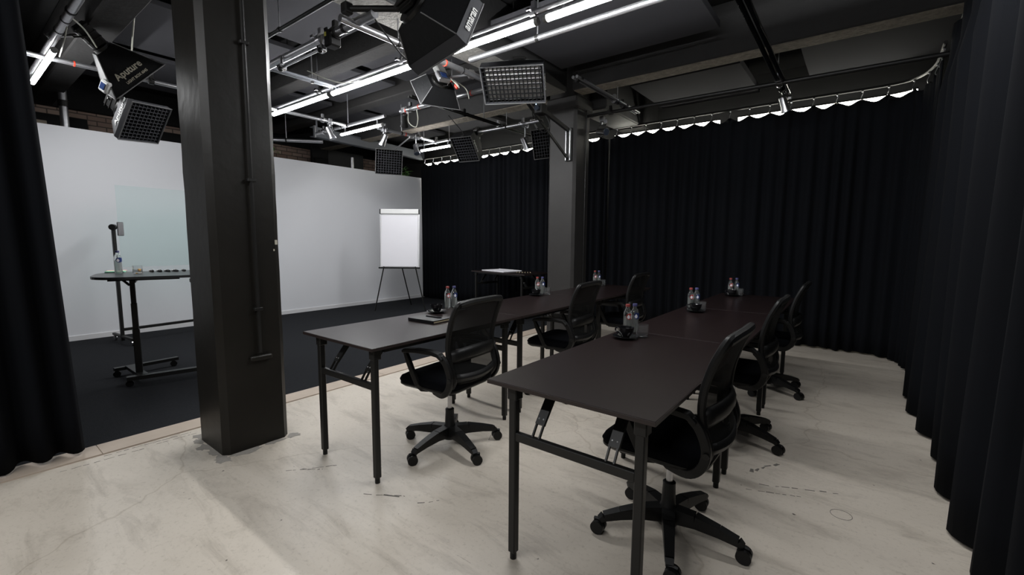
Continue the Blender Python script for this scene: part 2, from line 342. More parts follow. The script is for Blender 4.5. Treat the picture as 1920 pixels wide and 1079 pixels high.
# ------------------------------------------------------------------ pillars
def pillar(loc, label, conduit, pm):
    t = thing('concrete_pillar', label, 'pillar', loc)
    h = ZC-0.002; m = MB(); nz = 30; rng = random.Random(3)
    c = 0.035
    poly = [(-.21+c, -.2), (.21-c*1.0, -.2), (.21, -.2+c), (.21, .2-c), (.21-c, .2), (-.21+c, .2), (-.21, .2-c), (-.21, -.2+c)]
    poly2 = []
    for i in range(8):
        a, b = poly[i], poly[(i+1) % 8]
        for k in range(4): poly2.append((a[0]+(b[0]-a[0])*k/4, a[1]+(b[1]-a[1])*k/4))
    P = []
    for i in range(nz+1):
        z = h*i/nz; row = []
        for (x, y) in poly2+[poly2[0]]:
            row.append(None)
        for k, (x, y) in enumerate(poly2):
            s_ = 1+rng.uniform(-.006, .006); row[k] = (x*s_, y*s_, z)
        row[-1] = row[0]; P.append(row)
    m.grid(P).build('shaft', pm, t, smooth=True, angle=25)
    # splayed head below the beams
    MB().box((0, 0, 3.12), (0.47, 0.45, 0.16), ch=0.02).build('head', pm, t)
    if conduit:
        cd = MB().tube([(0.235, 0.03, 3.1), (0.235, 0.03, 0.62)], 0.011, 8).build('conduit_pipe', 'black_metal', t, smooth=True)
        b = MB()
        for z in (0.9, 1.7, 2.5): b.box((0.232, 0.03, z), (0.03, 0.05, 0.02), ch=0.003)
        b.build('pipe_clip', 'black_metal', cd)
        MB().box((0.225, 0.035, 0.585), (0.035, 0.13, 0.03), ch=0.006).build('wall_plate', 'pillar_paint', t)
        MB().box((0.2115, 0.17, 1.32), (0.004, 0.015, 0.03)).build('paint_chip', 'logo_cream', t)
        MB().box((0.2115, 0.155, 1.27), (0.004, 0.008, 0.012)).build('paint_chip', 'logo_cream', t)
    else:
        MB().tube([(0.222, 0.06, 3.1), (0.222, 0.06, 0.05)], 0.009, 8).build('conduit_pipe', 'black_metal', t, smooth=True)
    return t
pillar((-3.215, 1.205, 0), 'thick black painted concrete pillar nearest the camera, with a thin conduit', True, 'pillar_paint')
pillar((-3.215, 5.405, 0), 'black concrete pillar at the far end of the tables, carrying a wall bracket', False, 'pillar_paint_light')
# bare concrete where the paint has come off around the foot of the near pillar
def blob(cx, cy, rx, ry, seed, z=0.0012, n=22):
    rng = random.Random(seed); ph = [rng.uniform(0, 6.28) for _ in range(4)]
    return [(cx+rx*math.cos(a)*(1+.22*math.sin(3*a+ph[0])+.16*math.sin(5*a+ph[1])+.1*math.sin(9*a+ph[2])),
             cy+ry*math.sin(a)*(1+.22*math.sin(2*a+ph[3])+.16*math.sin(7*a+ph[1]))) for a in [2*PI*k/n for k in range(n)]]
for k, (x, y, rx, ry) in enumerate([(-2.985, .985, .06, .045), (-3.13, .985, .06, .03), (-3.25, .975, .05, .045), (-3.38, .99, .05, .03), (-2.985, 1.12, .035, .10), (-2.985, 1.3, .025, .06), (-2.985, 1.42, .035, .05), (-3.46, 1.03, .05, .05)]):
    MB().prism(blob(x, y, rx, ry, k), 0.0002, 0.0012).build('bare_patch', 'bare_concrete', fl)
# old tape marks and scuffs with a shape of their own
def mark(pts, wd, nm='scuff_mark'):
    m = MB(); rng = random.Random(int(abs(pts[0][0]*977+pts[0][1]*613)))
    for a, b in zip(pts[:-1], pts[1:]):
        a, b = Vector(a), Vector(b); L = (b-a).length; q = 0.0; n = Vector((-(b-a).y, (b-a).x))/max(L, 1e-6)
        while q < L:
            st = min(L-q, rng.uniform(.012, .05)) if L > .1 else L
            p0, p1 = a.lerp(b, q/L)+n*rng.uniform(-wd, wd)*.6*(L > .1), a.lerp(b, (q+st)/L)+n*rng.uniform(-wd, wd)*.6*(L > .1); ww = wd*(rng.uniform(.3, 1.1) if L > .1 else 1)
            m.bar((p0.x, p0.y, 0.0008), (p1.x, p1.y, 0.0008), ww, 0.0008, w2=ww*rng.uniform(.4, 1)); q += st+(rng.uniform(0, .035) if L > .1 else .001)
    return m.build(nm, 'scuff', fl)
MARKS = [([(-3.60, .55), (-3.585, 1.0)], .006), ([(-3.545, .35), (-3.53, .75)], .006), ([(-3.55, .80), (-3.54, 1.02)], .004),
 ([(-1.93, 2.27), (-1.87, 2.31), (-1.83, 2.24), (-1.89, 2.2), (-1.93, 2.27)], .004),
 ([(-2.55, 1.16), (-2.45, 1.28), (-2.38, 1.38)], .006), ([(-2.50, 1.22), (-2.40, 1.30)], .007), ([(-1.99, 1.30), (-1.80, 1.42)], .007), ([(-1.90, 1.36), (-1.82, 1.40)], .01), ([(-1.70, 1.42), (-1.62, 1.52)], .007),
 ([(-2.35, 2.02), (-2.30, 2.12)], .025), ([(-.42, 2.85), (-.30, 3.05)], .025), ([(-.9, 2.25), (-.86, 2.33)], .02),
 ([(-.35, 2.72), (0.0, 2.88)], .008), ([(-.40, 2.62), (-.15, 2.72)], .005)]
for p, wd in MARKS: mark(p, wd)
mark([(.02+.045*math.cos(2*PI*k/20), 2.66+.045*math.sin(2*PI*k/20)) for k in range(21)], .0025)

# ------------------------------------------------------------------ curtains
def path_len(P):
    L = [0]
    for a, b in zip(P[:-1], P[1:]): L.append(L[-1]+math.hypot(b[0]-a[0], b[1]-a[1]))
    return L
def along(P, L, s):
    for i in range(len(P)-1):
        if s <= L[i+1] or i == len(P)-2:
            t = (s-L[i])/max(1e-9, L[i+1]-L[i]); a, b = P[i], P[i+1]
            d = Vector((b[0]-a[0], b[1]-a[1])).normalized()
            return Vector((a[0]+(b[0]-a[0])*t, a[1]+(b[1]-a[1])*t)), d
def smooth_path(P, n=8): return [(p.x, p.y) for p in spline([(x, y, 0) for x, y in P], n)]
def curtain(label, P, ztop, pleat, amp, seed, hooks=0, lean=0.0, zbot=0.02, bottom_amp=1.35, sag=0.05, flare=0.0):
    rng = random.Random(seed); L = path_len(P); tot = L[-1]; n = max(12, int(tot/pleat*10)); nz = 12
    ks = int(tot/pleat)+3; am = [amp*rng.uniform(.45, 1.25) for _ in range(ks)]; wd = [rng.uniform(.7, 1.35) for _ in range(ks)]
    cum = [0]
    for x in wd: cum.append(cum[-1]+x)
    sc = cum[-1]/1.0; rows = []
    ph2 = rng.uniform(0, 6)
    zb = [zbot+rng.uniform(-.006, .008) for _ in range(ks)]
    hs = [tot*(i+.5)/hooks for i in range(hooks)] if hooks else []
    def off(s, zz):
        q = s/tot*(ks-1); # warped phase
        i = 0
        target = s/tot*cum[ks-1]
        while i < ks-2 and cum[i+1] < target: i += 1
        f = (target-cum[i])/wd[i]
        a = am[i]*(1-f)+am[i+1]*f
        ww = math.sin(2*PI*f)
        ww = math.copysign(abs(ww)**.75, ww)
        g = (0.55 if zz > .9 else 1)*(1+(bottom_amp-1)*(1-zz))
        return a*g*ww+amp*.35*math.sin(s*3.1+ph2+zz*1.5)*(1-zz*.5), i
    for i in range(n+1):
        s = tot*i/n; p, d = along(P, L, min(s, tot-1e-6)); nrm = Vector((-d.y, d.x)); row = []
        zt = ztop
        if hs:
            hd = tot/hooks; zt = ztop-sag*abs(math.cos(PI*s/hd))**1.4
        for j in range(nz+1):
            zz = j/nz; o, k = off(s, zz); z0 = zb[k] if j == 0 else zbot
            z = z0+(zt-z0)*zz
            q = p+nrm*(o+lean*(1-zz))+d*flare*(s/tot)**3*(1-zz); row.append((q.x, q.y, z))
        rows.append(row)
    t = thing('curtain', label, 'curtain', (P[0][0], P[0][1], 0))
    m = MB(); m.v = []; m.grid([[Vector(v)-Vector((P[0][0], P[0][1], 0)) for v in r] for r in rows])
    o = m.build('drape', 'curtain', t, smooth=True, angle=80)
    so = o.modifiers.new('solid', 'SOLIDIFY'); so.thickness = 0.004
    if hooks:
        hm = MB(); hm.tube(spline([(0, 0, 0.10), (0.008, 0, 0.085), (0.0, 0, 0.05), (-0.008, 0, 0.02), (0, 0, -0.012), (0.01, 0, 0.0)], 4), 0.004, 6); hm.ball((0, 0, 0.09), 0.011); hm.ball((0, 0, -0.005), 0.008)
        first = None
        for s in hs:
            p, d = along(P, L, s); loc = (p.x-P[0][0], p.y-P[0][1], ztop-0.005)
            if first is None: first = hm.build('hook', 'chrome', t, smooth=True); first.location = loc
            else:
                h = first.copy(); COL.objects.link(h); h.location = loc
            first_ = first
    return t
PB = [(-7.9, 6.86), (-6, 6.84), (-4.2, 6.80), (-3.3, 6.78)]
curtain('black floor-length curtain between the white wall and the far pillar', smooth_path(PB), 3.0, .13, .030, 11, hooks=17)
PBR = [(-3.28, 6.78), (-2.4, 6.77), (-1.2, 6.76), (-.4, 6.76), (.12, 6.75), (.36, 6.62), (.47, 6.25), (.47, 5.62)]
curtain('black floor-length curtain along the back, right of the far pillar', smooth_path(PBR), 3.0, .15, .030, 12, hooks=20)
PR = [(.52, 5.42), (.50, 4.6), (.50, 3.2), (.52, 1.6), (.55, 0.2), (.6, -1.2), (.6, -2.4)]
curtain('heavy black curtain closing the right side, deep folds nearest the camera', smooth_path(PR), 3.06, .46, .085, 13, bottom_amp=1.25)
PL_ = [(-3.77, -2.0), (-3.76, -1.0), (-3.75, -.2), (-3.735, .385)]
curtain('bunched black curtain at the left edge, hanging over the oak strip', smooth_path(PL_), 3.05, .15, .055, 21, bottom_amp=1.7, flare=.10)
# rails
def rail(label, pts, r, mt='black_metal', name='curtain_rail'):
    o = MB().tube(pts, r, 8).build(name, mt, None, smooth=True); return tag(o, label, 'rail')
rail('black curtain rail above the curtain beside the white wall', [(x, y, 3.105) for x, y in smooth_path(PB)], .016)
rail('black curtain rail above the back curtain, bending into the right corner', [(x, y, 3.105) for x, y in smooth_path(PBR)], .016)
rail('black curtain rail over the right hand curtain', [(x, y, 3.08) for x, y in smooth_path(PR)], .016)
rail('black curtain rail over the bunched left curtain', [(x, y, 3.07) for x, y in smooth_path(PL_)], .016)
# luminous strips behind the scalloped curtain heads
def strip(label, P, s0, s1, z=2.985):
    L = path_len(P); n = int((s1-s0)/.08); pts = []
    for i in range(n+1):
        p, d = along(P, L, s0+(s1-s0)*i/n); nr = Vector((-d.y, d.x)); q = p+nr*.075*1.0; pts.append((q.x, q.y, z))
    t = thing('light_strip', label, 'light strip', pts[0]); o0 = Vector(pts[0])
    m = MB()
    for a, b in zip(pts[:-1], pts[1:]): m.bar(Vector(a)-o0, Vector(b)-o0, .012, .05)
    m.build('diffuser', 'strip_light', t)
    m = MB()
    for a, b in zip(pts[:-1], pts[1:]): m.bar(Vector(a)-o0+Vector((0, 0, .034)), Vector(b)-o0+Vector((0, 0, .034)), .03, .016)
    m.build('channel', 'black_metal', t)
SPB = smooth_path(PB); SPBR = smooth_path(PBR)
strip('glowing light strip behind the curtain head beside the white wall', SPB, 0.02, 4.45)
strip('glowing light strip behind the back curtain, next to the far pillar', SPBR, 0.05, 1.62)
strip('glowing light strip behind the back curtain, towards the right corner', SPBR, 1.85, 3.62)

# ------------------------------------------------------------------ ceiling panels
def cpanel(x0, x1, y0, y1, z, label, th=.07, tilt=0):
    t = thing('acoustic_panel', label, 'acoustic panel', ((x0+x1)/2, (y0+y1)/2, z))
    if tilt: t.rotation_euler = (0, tilt, 0)
    MB().box((0, 0, th/2), (x1-x0, y1-y0, th), ch=.004).build('panel', 'panel_felt', t)
    w0 = None
    for sx in (-1, 1):
        for sy in (-1, 1):
            lw = (sx*(x1-x0)*.4, sy*(y1-y0)*.4, th)
            if w0 is None: w0 = MB().cyl((0, 0, 0), (0, 0, ZC-z-th-.004), .004, n=6).build('suspension_wire', 'black_metal', t); w0.location = lw
            else: q = w0.copy(); COL.objects.link(q); q.location = lw
cpanel(-2.47, -1.19, 5.62, 6.85, 3.30, 'grey acoustic panel hung behind the far beam, left one of two there', .075)
cpanel(-.62, .66, 5.45, 6.62, 3.30, 'grey acoustic panel hung behind the far beam, reaching the right corner')
cpanel(-2.95, -1.2, 3.45, 4.75, 3.36, 'dark grey acoustic panel above the tables, in front of the far beam')
cpanel(-.75, .75, 1.5, 4.6, 3.5, 'dark grey acoustic panel over the right hand row of tables')
cpanel(-2.9, -1.2, 1.4, 3.0, 3.5, 'dark grey acoustic panel behind the big black softbox overhead')
k = 0
for x0, x1 in ((-5.0, -3.6), (-6.6, -5.25), (-8.2, -6.85)):
    for y0, y1, nm in ((1.35, 2.85, 'before the light line'), (3.28, 4.12, 'just beyond the light line'), (4.48, 5.1, 'before the far beam'), (5.5, 6.6, 'beyond the far beam')):
        col = ('nearest the pillars', 'over the middle of the stage', 'above the white wall')[k//4]; k += 1
        cpanel(x0, x1, y0, y1, 3.46, 'grey ceiling panel %s, %s' % (nm, col), .05)

# ------------------------------------------------------------------ pipes, clamps
def pipe(label, a, b, r=.025, mt='galvanised', clamps=(), ties=(), hang=(), double=0, name='scaffold_pipe'):
    a, b = Vector(a), Vector(b); t = thing(name, label, 'pipe', a); d = b-a; u = d.normalized()
    m = MB().cyl((0, 0, 0), d, r, n=14).build('tube', mt, t, smooth=True)
    if double:
        s = u.cross(Vector((0, 0, 1))).normalized()*double
        MB().cyl(s, s+d, r, n=12).build('tube', mt, t, smooth=True)
    for f in clamps:
        p = d*f; c = MB()
        c.cyl(p-u*.022, p+u*.022, r+.014, n=14)
        c.box(p+Vector((0, 0, r+.03)), (.04, .04, .06), ch=.005)
        s = u.cross(Vector((0, 0, 1))).normalized()
        c.cyl(p+s*(r+.01), p+s*(r+.055), .008, n=8); c.bar(p+s*(r+.05)-u*.02, p+s*(r+.05)+u*.02, .01, .02)
        c.build('pipe_clamp', 'black_metal' if int(f*100) % 2 else 'chrome', t, smooth=True)
    for f in ties: MB().cyl(d*f-u*.006, d*f+u*.006, r+.004, n=12).build('cable_tie', 'red_plastic' if int(f*1000) % 2 else 'cable_black', t, smooth=True)
    for f in hang:
        p = d*f; MB().cyl(p+Vector((0, 0, r)), p+Vector((0, 0, 3.44-a.z)), .006, n=6).build('threaded_rod', 'galvanised', t)
        MB().cyl(p-u*.012, p+u*.012, r+.006, n=12).build('pipe_ring', 'black_metal', t, smooth=True)
    return t
pipe('thick silver pipe crossing above the short vertical-looking tube at far left', (-7.3, .79, 3.04), (-3.55, .79, 3.04), .03, ties=(.1, .52, .6), hang=(.66, .9))
pipe('long silver pipe directly above the line of bright tubes', (-6.5, 2.9, 3.035), (.45, 2.9, 3.035), .022, hang=(.2, .55, .8), clamps=(.21, .42, .64))
pipe('plain silver pipe running beside the bright tube line, upper middle', (-2.98, 3.2, 3.0), (.45, 3.2, 3.0), .025, hang=(.22, .7))
pipe('silver pipe above the second light tube, stage middle', (-6.96, 3.9, 3.0), (-5.2, 3.9, 3.0), .024, ties=(.3, .41), clamps=(.2, .12), hang=(.5,))
pipe('silver pipe with red ties near the back of the panel light', (-4.87, 3.9, 3.0), (-3.3, 3.9, 3.0), .027, ties=(.071, .231, .801), clamps=(.12,), hang=(.6,))
pipe('silver pipe in front of the far pillar, above the rear curtain light strip', (-4.9, 5.35, 3.0), (-3.62, 5.35, 3.0), .024, clamps=(.05, .74), hang=(.5,))
pipe('silver pipe above the third light tube, at the back of the stage', (-6.4, 5.45, 3.0), (-5.35, 5.45, 3.0), .024, clamps=(.5,), hang=(.2, .8))
pipe('bright silver pipe with clamp arms, just right of the near pillar', (-4.9, 2.14, 3.0), (-2.95, 2.14, 3.0), .033, clamps=(.06, .62, .73), ties=(.701,), hang=(.8,))
pipe('silver pipe passing above the big black softbox towards the back', (-3.18, 2.0, 2.98), (-3.18, 3.78, 2.98), .028, ties=(.601, .73), hang=(.3,))
pipe('long silver pipe crossing the stage from the left lamps to the second tube', (-6.1, .35, 3.0), (-6.1, 3.86, 3.0), .022, clamps=(.9, .35), ties=(.181,), hang=(.5,))
pipe('silver pipe over the hanging grid light at the stage back', (-5.85, 4.25, 3.0), (-5.85, 5.35, 3.0), .024, clamps=(.12, .72), ties=(.471,), hang=(.4,))
pipe('pair of thin black pipes in front of the far pillar, above the tilted softbox', (-4.35, 3.6, 3.02), (-4.35, 6.3, 3.02), .014, 'black_metal', clamps=(.35, .62), double=.05, hang=(.5,))
pipe('short silver pipe at the top edge, left of the bright tubes', (-2.53, 1.5, 3.02), (-2.53, 2.5, 3.02), .027, hang=(.5,))
pipe('pair of silver pipes meeting the top of the far pillar', (-2.47, 4.2, 3.02), (-2.47, 5.85, 3.02), .016, 'galvanised', clamps=(.05, .6, .75), double=.045, hang=(.65,))
pipe('pair of shiny pipes ending above the right curtain strip', (-.80, 3.5, 3.04), (-.80, 6.0, 3.0), .02, 'shaded_chrome', clamps=(.86, .93), double=.05, hang=(.8,))
pipe('long black pipe from the far pillar to the right corner', (-3.0, 5.5, 2.99), (.52, 5.58, 2.99), .022, 'black_plastic', clamps=(.095, .63), name='black_pipe')
pipe('pair of thin dark pipes just right of the near pillar', (-4.78, 2.2, 3.02), (-4.78, 2.95, 3.02), .014, 'steel_grey', double=.06, hang=(.6,))
pipe('horizontal silver strut behind the near pillar, above the brick', (-8.2, 3.4, 2.99), (-7.4, 4.25, 2.99), .03, 'galvanised', hang=(.5,))
pipe('thin black bar above the bright pipe right of the near pillar', (-5.0, 2.02, 3.16), (-3.3, 2.02, 3.16), .016, 'black_plastic', hang=(.5,), name='black_pipe')
# tall posts behind the set wall
for (x, y, z0, z1, r, lb) in [(-8.45, 1.22, 0, 3.4, .045, 'silver post behind the white wall, left of the near pillar'), (-8.4, 5.45, 0, 3.0, .035, 'silver post behind the white wall, right of the brick')]:
    t = thing('support_post', lb, 'post', (x, y, 0)); MB().cyl((0, 0, 0), (0, 0, z1), r, n=14).build('tube', 'galvanised', t, smooth=True)
    MB().box((0, 0, .01), (.16, .16, .02)).build('foot_plate', 'galvanised', t); MB().cyl((0, 0, z1-.35), (0, 0, z1-.27), r+.012, n=14).build('collar', 'black_metal', t, smooth=True)
# painted steel channel
t = thing('steel_channel', 'grey steel channel hung above the brick, right of the near pillar', 'steel beam', (-7.6, 4.2, 3.1))
t.rotation_euler = (0, 0, math.atan2(.22, 2.6))
MB().box((0, 1.35, .08), (.02, 2.7, .17), ch=.003).box((-.05, 1.35, .16), (.1, 2.7, .012)).box((-.05, 1.35, 0), (.1, 2.7, .012)).build('channel', 'steel_grey', t)
for y in (.05, 1.6): MB().bar((0.02, y, .1), (0.02, y, .64), .03, .01).build('hanger_strap', 'steel_grey', t)
MB().box((0.005, .02, .08), (.05, .03, .2), ch=.004).build('end_plate', 'galvanised', t)

# ------------------------------------------------------------------ light tubes
def tube_light(label, a, b, drop, r=.025, group=None):
    a, b = Vector(a), Vector(b); t = thing('light_tube', label, 'light tube', a); d = b-a; u = d.normalized(); e = u*.03
    side = u.cross(Vector((0, 0, 1))).normalized(); upv = Vector((0, 0, 1)); P0 = []; P1 = []
    for q, lst in ((e, P0), (d-e, P1)):
        for k in range(11):
            an = math.radians(20-220*k/10); lst.append(q+side*math.cos(an)*r+upv*math.sin(an)*r)
    MB().grid([P0, P1]).build('tube', 'tube_light', t, smooth=True)
    h = MB(); q0 = [e+side*r*1.02*sx+upv*zz for sx, zz in ((.75, r*.3), (.75, r*.8), (-.75, r*.8), (-.75, r*.3))]
    h.add(q0+[v+d-e*2 for v in q0], [(0, 1, 5, 4), (1, 2, 6, 5), (2, 3, 7, 6), (3, 0, 4, 7)]); h.build('housing', 'lamp_grey', t)
    for p, q in ((Vector(), e), (d-e, d)): MB().cyl(p, q, r*1.08, n=14).build('end_cap', 'lamp_grey', t, smooth=True)
    for f in (.12, .88):
        p = d*f; MB().bar(p+Vector((0, 0, r*.9)), p+Vector((0, 0, drop)), .012, .02).build('hanger_clip', 'galvanised', t)
Z = 2.965
tube_light('bright tube of the long ceiling line, the piece next to the near pillar', (-6.25, 2.9, Z), (-4.86, 2.9, Z), .07)
tube_light('bright tube of the long ceiling line, left of the black softbox', (-4.83, 2.9, Z), (-3.43, 2.9, Z), .07)
tube_light('bright tube of the long ceiling line, right of the black softbox', (-3.38, 2.9, Z), (-2.01, 2.9, Z), .07)
tube_light('bright tube of the long ceiling line, nearest the top edge', (-1.96, 2.9, Z), (-.55, 2.9, Z), .07)
tube_light('bright tube of the long ceiling line beyond the top edge', (-.5, 2.9, Z), (.4, 2.9, Z), .07)
tube_light('short bright tube under a pipe in the middle of the stage', (-6.32, 3.92, 2.9), (-5.28, 3.92, 2.9), .08, .021)
tube_light('shortest bright tube, at the back of the stage by the curtain', (-6.28, 5.45, 2.9), (-5.5, 5.45, 2.9), .08, .021)
tube_light('bright tube at far left, hanging from the thick silver pipe', (-7.0, .79, 2.95), (-5.62, .79, 2.95), .06, .022)

for k, (x0, x1, nm) in enumerate(((-3.3, -1.93, 'left'), (-1.88, -.51, 'middle'), (-.46, .42, 'right'))):
    tube_light('bright tube over the viewer side of the room, %s piece' % nm, (x0, -1.3, Z), (x1, -1.3, Z), .07)
pipe('long silver pipe over the viewer side of the room', (-3.5, -1.3, 3.035), (.45, -1.3, 3.035), .022, hang=(.2, .8))

# ------------------------------------------------------------------ softboxes
def softbox(label, pos, X, Y, Zv, w_, h_, bw, bh, D, skirt=.0, grid=None, silver=False, head=.2, zpipe=3.0, shell='softbox_cloth', skirt_mat=None, yoke=True, hook=None):
    X, Y, Zv = Vector(X).normalized(), Vector(Y), Vector(Zv)
    Zv = (Zv-X*Zv.dot(X)).normalized(); Y = Zv.cross(X)
    T = frame(pos, X, Y, Zv); t = thing('softbox', label, 'softbox', mtx=T); Ti = T.inverted()
    def ring(a, b, z): return [(-a/2, -b/2, z), (a/2, -b/2, z), (a/2, b/2, z), (-a/2, b/2, z)]
    f = ring(w_, h_, -skirt); b = ring(bw, bh, -skirt-D); th = .012
    fi = ring(w_-th*2, h_-th*2, -skirt); bi = ring(bw-th*2, bh-th*2, -skirt-D+th)
    m = MB(); m.add(f+b+fi+bi, [(0, 1, 5, 4), (1, 2, 6, 5), (2, 3, 7, 6), (3, 0, 4, 7), (4, 5, 6, 7), (1, 0, 8, 9), (2, 1, 9, 10), (3, 2, 10, 11), (0, 3, 11, 8)]); m.build('shell', shell, t)
    n = MB(); n.add([Vector(v)*1 for v in ring(w_-th*2.4, h_-th*2.4, -skirt-.002)+ring(bw-th*2.4, bh-th*2.4, -skirt-D+th*1.4)], [(4, 5, 1, 0), (5, 6, 2, 1), (6, 7, 3, 2), (7, 4, 0, 3), (7, 6, 5, 4)]); n.build('lining', 'silver_cloth' if silver or not grid else 'softbox_cloth', t)  # black lining in unsilvered gridded boxes paints in the shade of their unlit insides
    if skirt:
        s = MB(); g = ring(w_+.006, h_+.006, 0); gi = ring(w_-.012, h_-.012, 0); f2 = ring(w_+.006, h_+.006, -skirt); f2i = ring(w_-.012, h_-.012, -skirt)
        s.add(g+f2+gi+f2i, [(4, 5, 1, 0), (5, 6, 2, 1), (6, 7, 3, 2), (7, 4, 0, 3), (0, 1, 9, 8), (1, 2, 10, 9), (2, 3, 11, 10), (3, 0, 8, 11), (8, 9, 13, 12), (9, 10, 14, 13), (10, 11, 15, 14), (11, 8, 12, 15)])
        s.build('skirt', skirt_mat or shell, t)
    ed = MB()
    for zz in ((0,) if skirt else (0,)):
        r4 = ring(w_+.008, h_+.008, zz); ed.tube(r4+[r4[0]], .005, 6)
    for i in range(4): ed.tube([f[i], b[i]], .004, 5)
    ed.build('piping', 'piping_grey', t)
    if grid:
        nx, ny = grid; dep = .022; cells = MB()
        for i in range(1, nx): x = -w_/2+w_*i/nx; cells.box((x, 0, -dep/2-.004), (.009 if silver else .005, h_-.03, dep))
        for j in range(1, ny): y = -h_/2+h_*j/ny; cells.box((0, y, -dep/2-.004), (w_-.03, .004, dep))
        cells.build('honeycomb_grid', 'softbox_cloth' if silver else 'softbox_grey', t)  # unsilvered grids take a paler grey, painting in the light their strips reflect
    if silver: MB().box((0, 0, -.045), (w_*.9, h_*.9, .002)).build('inner_baffle', 'diffuser', t)
    # lamp head, ring and yoke
    zb = -skirt-D
    MB().cyl((0, 0, zb-.025), (0, 0, zb), min(bw, bh)*.52, n=20).build('speed_ring', 'black_metal', t, smooth=True)
    hd = MB().box((0, 0, zb-.025-head/2), (min(bw, .13), min(bh, .13), head), ch=.015).build('lamp_head', 'black_plastic', t)
    for k in range(3): MB().box((0, 0, zb-.05-head*(.2+.25*k)), (min(bw, .13)+.008, min(bh, .13)+.008, .006)).build('cooling_fin', 'black_metal', hd)
    if yoke:
        c = Vector((0, 0, zb-.025-head*.5)); hk = Ti @ Vector(hook); up = hk-c; L = up.length; up.normalize(); s = min(bw, .13)/2+.02
        ax = Vector((1, 0, 0)) if abs(up.x) < .8 else Vector((0, 1, 0)); ax = (ax-up*ax.dot(up)).normalized(); yl = min(.12, L*.6)
        MB().tube([c+ax*s, c+ax*s+up*yl, c-ax*s+up*yl, c-ax*s], .008, 6).build('yoke', 'black_metal', t)
        MB().cyl(c+up*yl, hk, .011, n=8).build('hanger_rod', 'galvanised', t, smooth=True)
        MB().box(hk, (.07, .07, .07), ch=.01).build('pipe_clamp', 'chrome', t)
    return t, T
# dropped light box with the big lettering
t, T = softbox('black softbox at upper left with large lettering on its side, tipped downwards', (-5.69, 1.34, 2.88), (.256, .656, .71), (.938, .007, -.345), (-.231, .755, -.614), .54, .405, .18, .145, .30, hook=(-5.62, .79, 3.06))
def side_frame(w_, h_, bw, bh, D, skirt, u, v):   # +Y sloping face: u along X (-.5..+.5), v 0 = front .. 1 = back
    nrm = Vector((0, D, -(h_-bh)/2)).normalized(); nrm = Vector((0, nrm.y, abs(nrm.z)*-1)) if False else Vector((0, D, (bh-h_)/2*-1*-1)).normalized()
    up = Vector((0, (bh-h_)/2, -D)).normalized(); xx = Vector((1, 0, 0)); nn = xx.cross(up)
    y = h_/2+(bh-h_)/2*v; z = -skirt-D*v
    return frame(Vector((u*w_, y, z))+nn*.004, xx, up, nn)
text_mesh('Aputure', .078, 'lettering', 'logo_cream', t, side_frame(.54, .405, .18, .145, .30, 0, .0, .36), bold=.0018)
text_mesh('LIGHT BOX 6045', .030, 'lettering', 'logo_cream', t, side_frame(.54, .405, .18, .145, .30, 0, .03, .14), bold=.0008)
t, T = softbox('small softbox with black grid hanging below the lettered one at upper left', (-5.58, 1.376, 2.442), (-.455, .885, .093), (.549, .197, .813), (.701, .421, -.575), .39, .39, .24, .24, .16, skirt=.05, grid=(10, 11), hook=(-6.1, 1.30, 2.99), skirt_mat='softbox_grey', shell='softbox_grey')
def side_x(sgn, w_, h_, bw, bh, D, skirt, u, v):
    up = Vector((sgn*(bw-w_)/2, 0, -D)).normalized(); xx = Vector((0, -sgn, 0)); nn = xx.cross(up)
    return frame(Vector((sgn*(w_/2+(bw-w_)/2*v), u*h_, -skirt-D*v))+nn*.004, xx, up, nn)
text_mesh('Aputure', .085, 'lettering', 'logo_white', t, side_x(-1, .39, .39, .24, .24, .16, .05, .08, .42), bold=.0016)
text_mesh('LIGHT BOX', .03, 'lettering', 'logo_white', t, side_x(-1, .39, .39, .24, .24, .16, .05, .02, .12), bold=.0006)
ctl = MB().box((-.2, .16, -.3), (.05, .11, .09), ch=.012).build('control_box', 'white_plastic', t); MB().box((-.227, .16, -.3), (.003, .06, .05)).build('display', 'screen_blue', ctl)
# big dark softbox in the centre, seen from behind
t, T = softbox('big black softbox seen from behind, over the middle of the bright tube line', (-2.30, 2.265, 2.68), (-.02, .473, .881), (.987, -.133, .095), (.162, .870, -.465), .34, .54, .24, .26, .20, skirt=.09, head=.07, skirt_mat='softbox_grey', yoke=False)
text_mesh('amaran', .075, 'lettering', 'logo_white', t, frame(Vector((0.0, .27+.008, -.045)), Vector((1, 0, 0)), Vector((0, 0, -1)), Vector((0, 1, 0))), bold=.0014, squeeze=.8)
bm_ = thing('boom_arm', 'black horizontal boom arm holding the big black softbox', 'boom arm', (-3.13, 2.0, 3.03))
MB().cyl((0, 0, 0), (.50, .38, .0), .022, n=12).build('arm_tube', 'black_plastic', bm_, smooth=True)
MB().cyl((.33, .25, 0), (.42, .32, 0), .032, n=12).build('locking_collar', 'black_plastic', bm_, smooth=True)
MB().cyl((.37, .285, -.02), (.37, .285, -.085), .01, n=8).ball((.37, .285, -.085), .016).build('knob', 'black_plastic', bm_, smooth=True)
MB().box((.02, .015, .0), (.07, .07, .08), ch=.01).build('pipe_clamp', 'black_metal', bm_)
MB().box((.50, .38, -.01), (.06, .06, .09), ch=.01).build('grip_head', 'black_plastic', bm_); MB().cyl((.50, .38, -.03), (.74, .02, -.2), .014, n=8).build('spigot', 'lamp_grey', bm_, smooth=True)
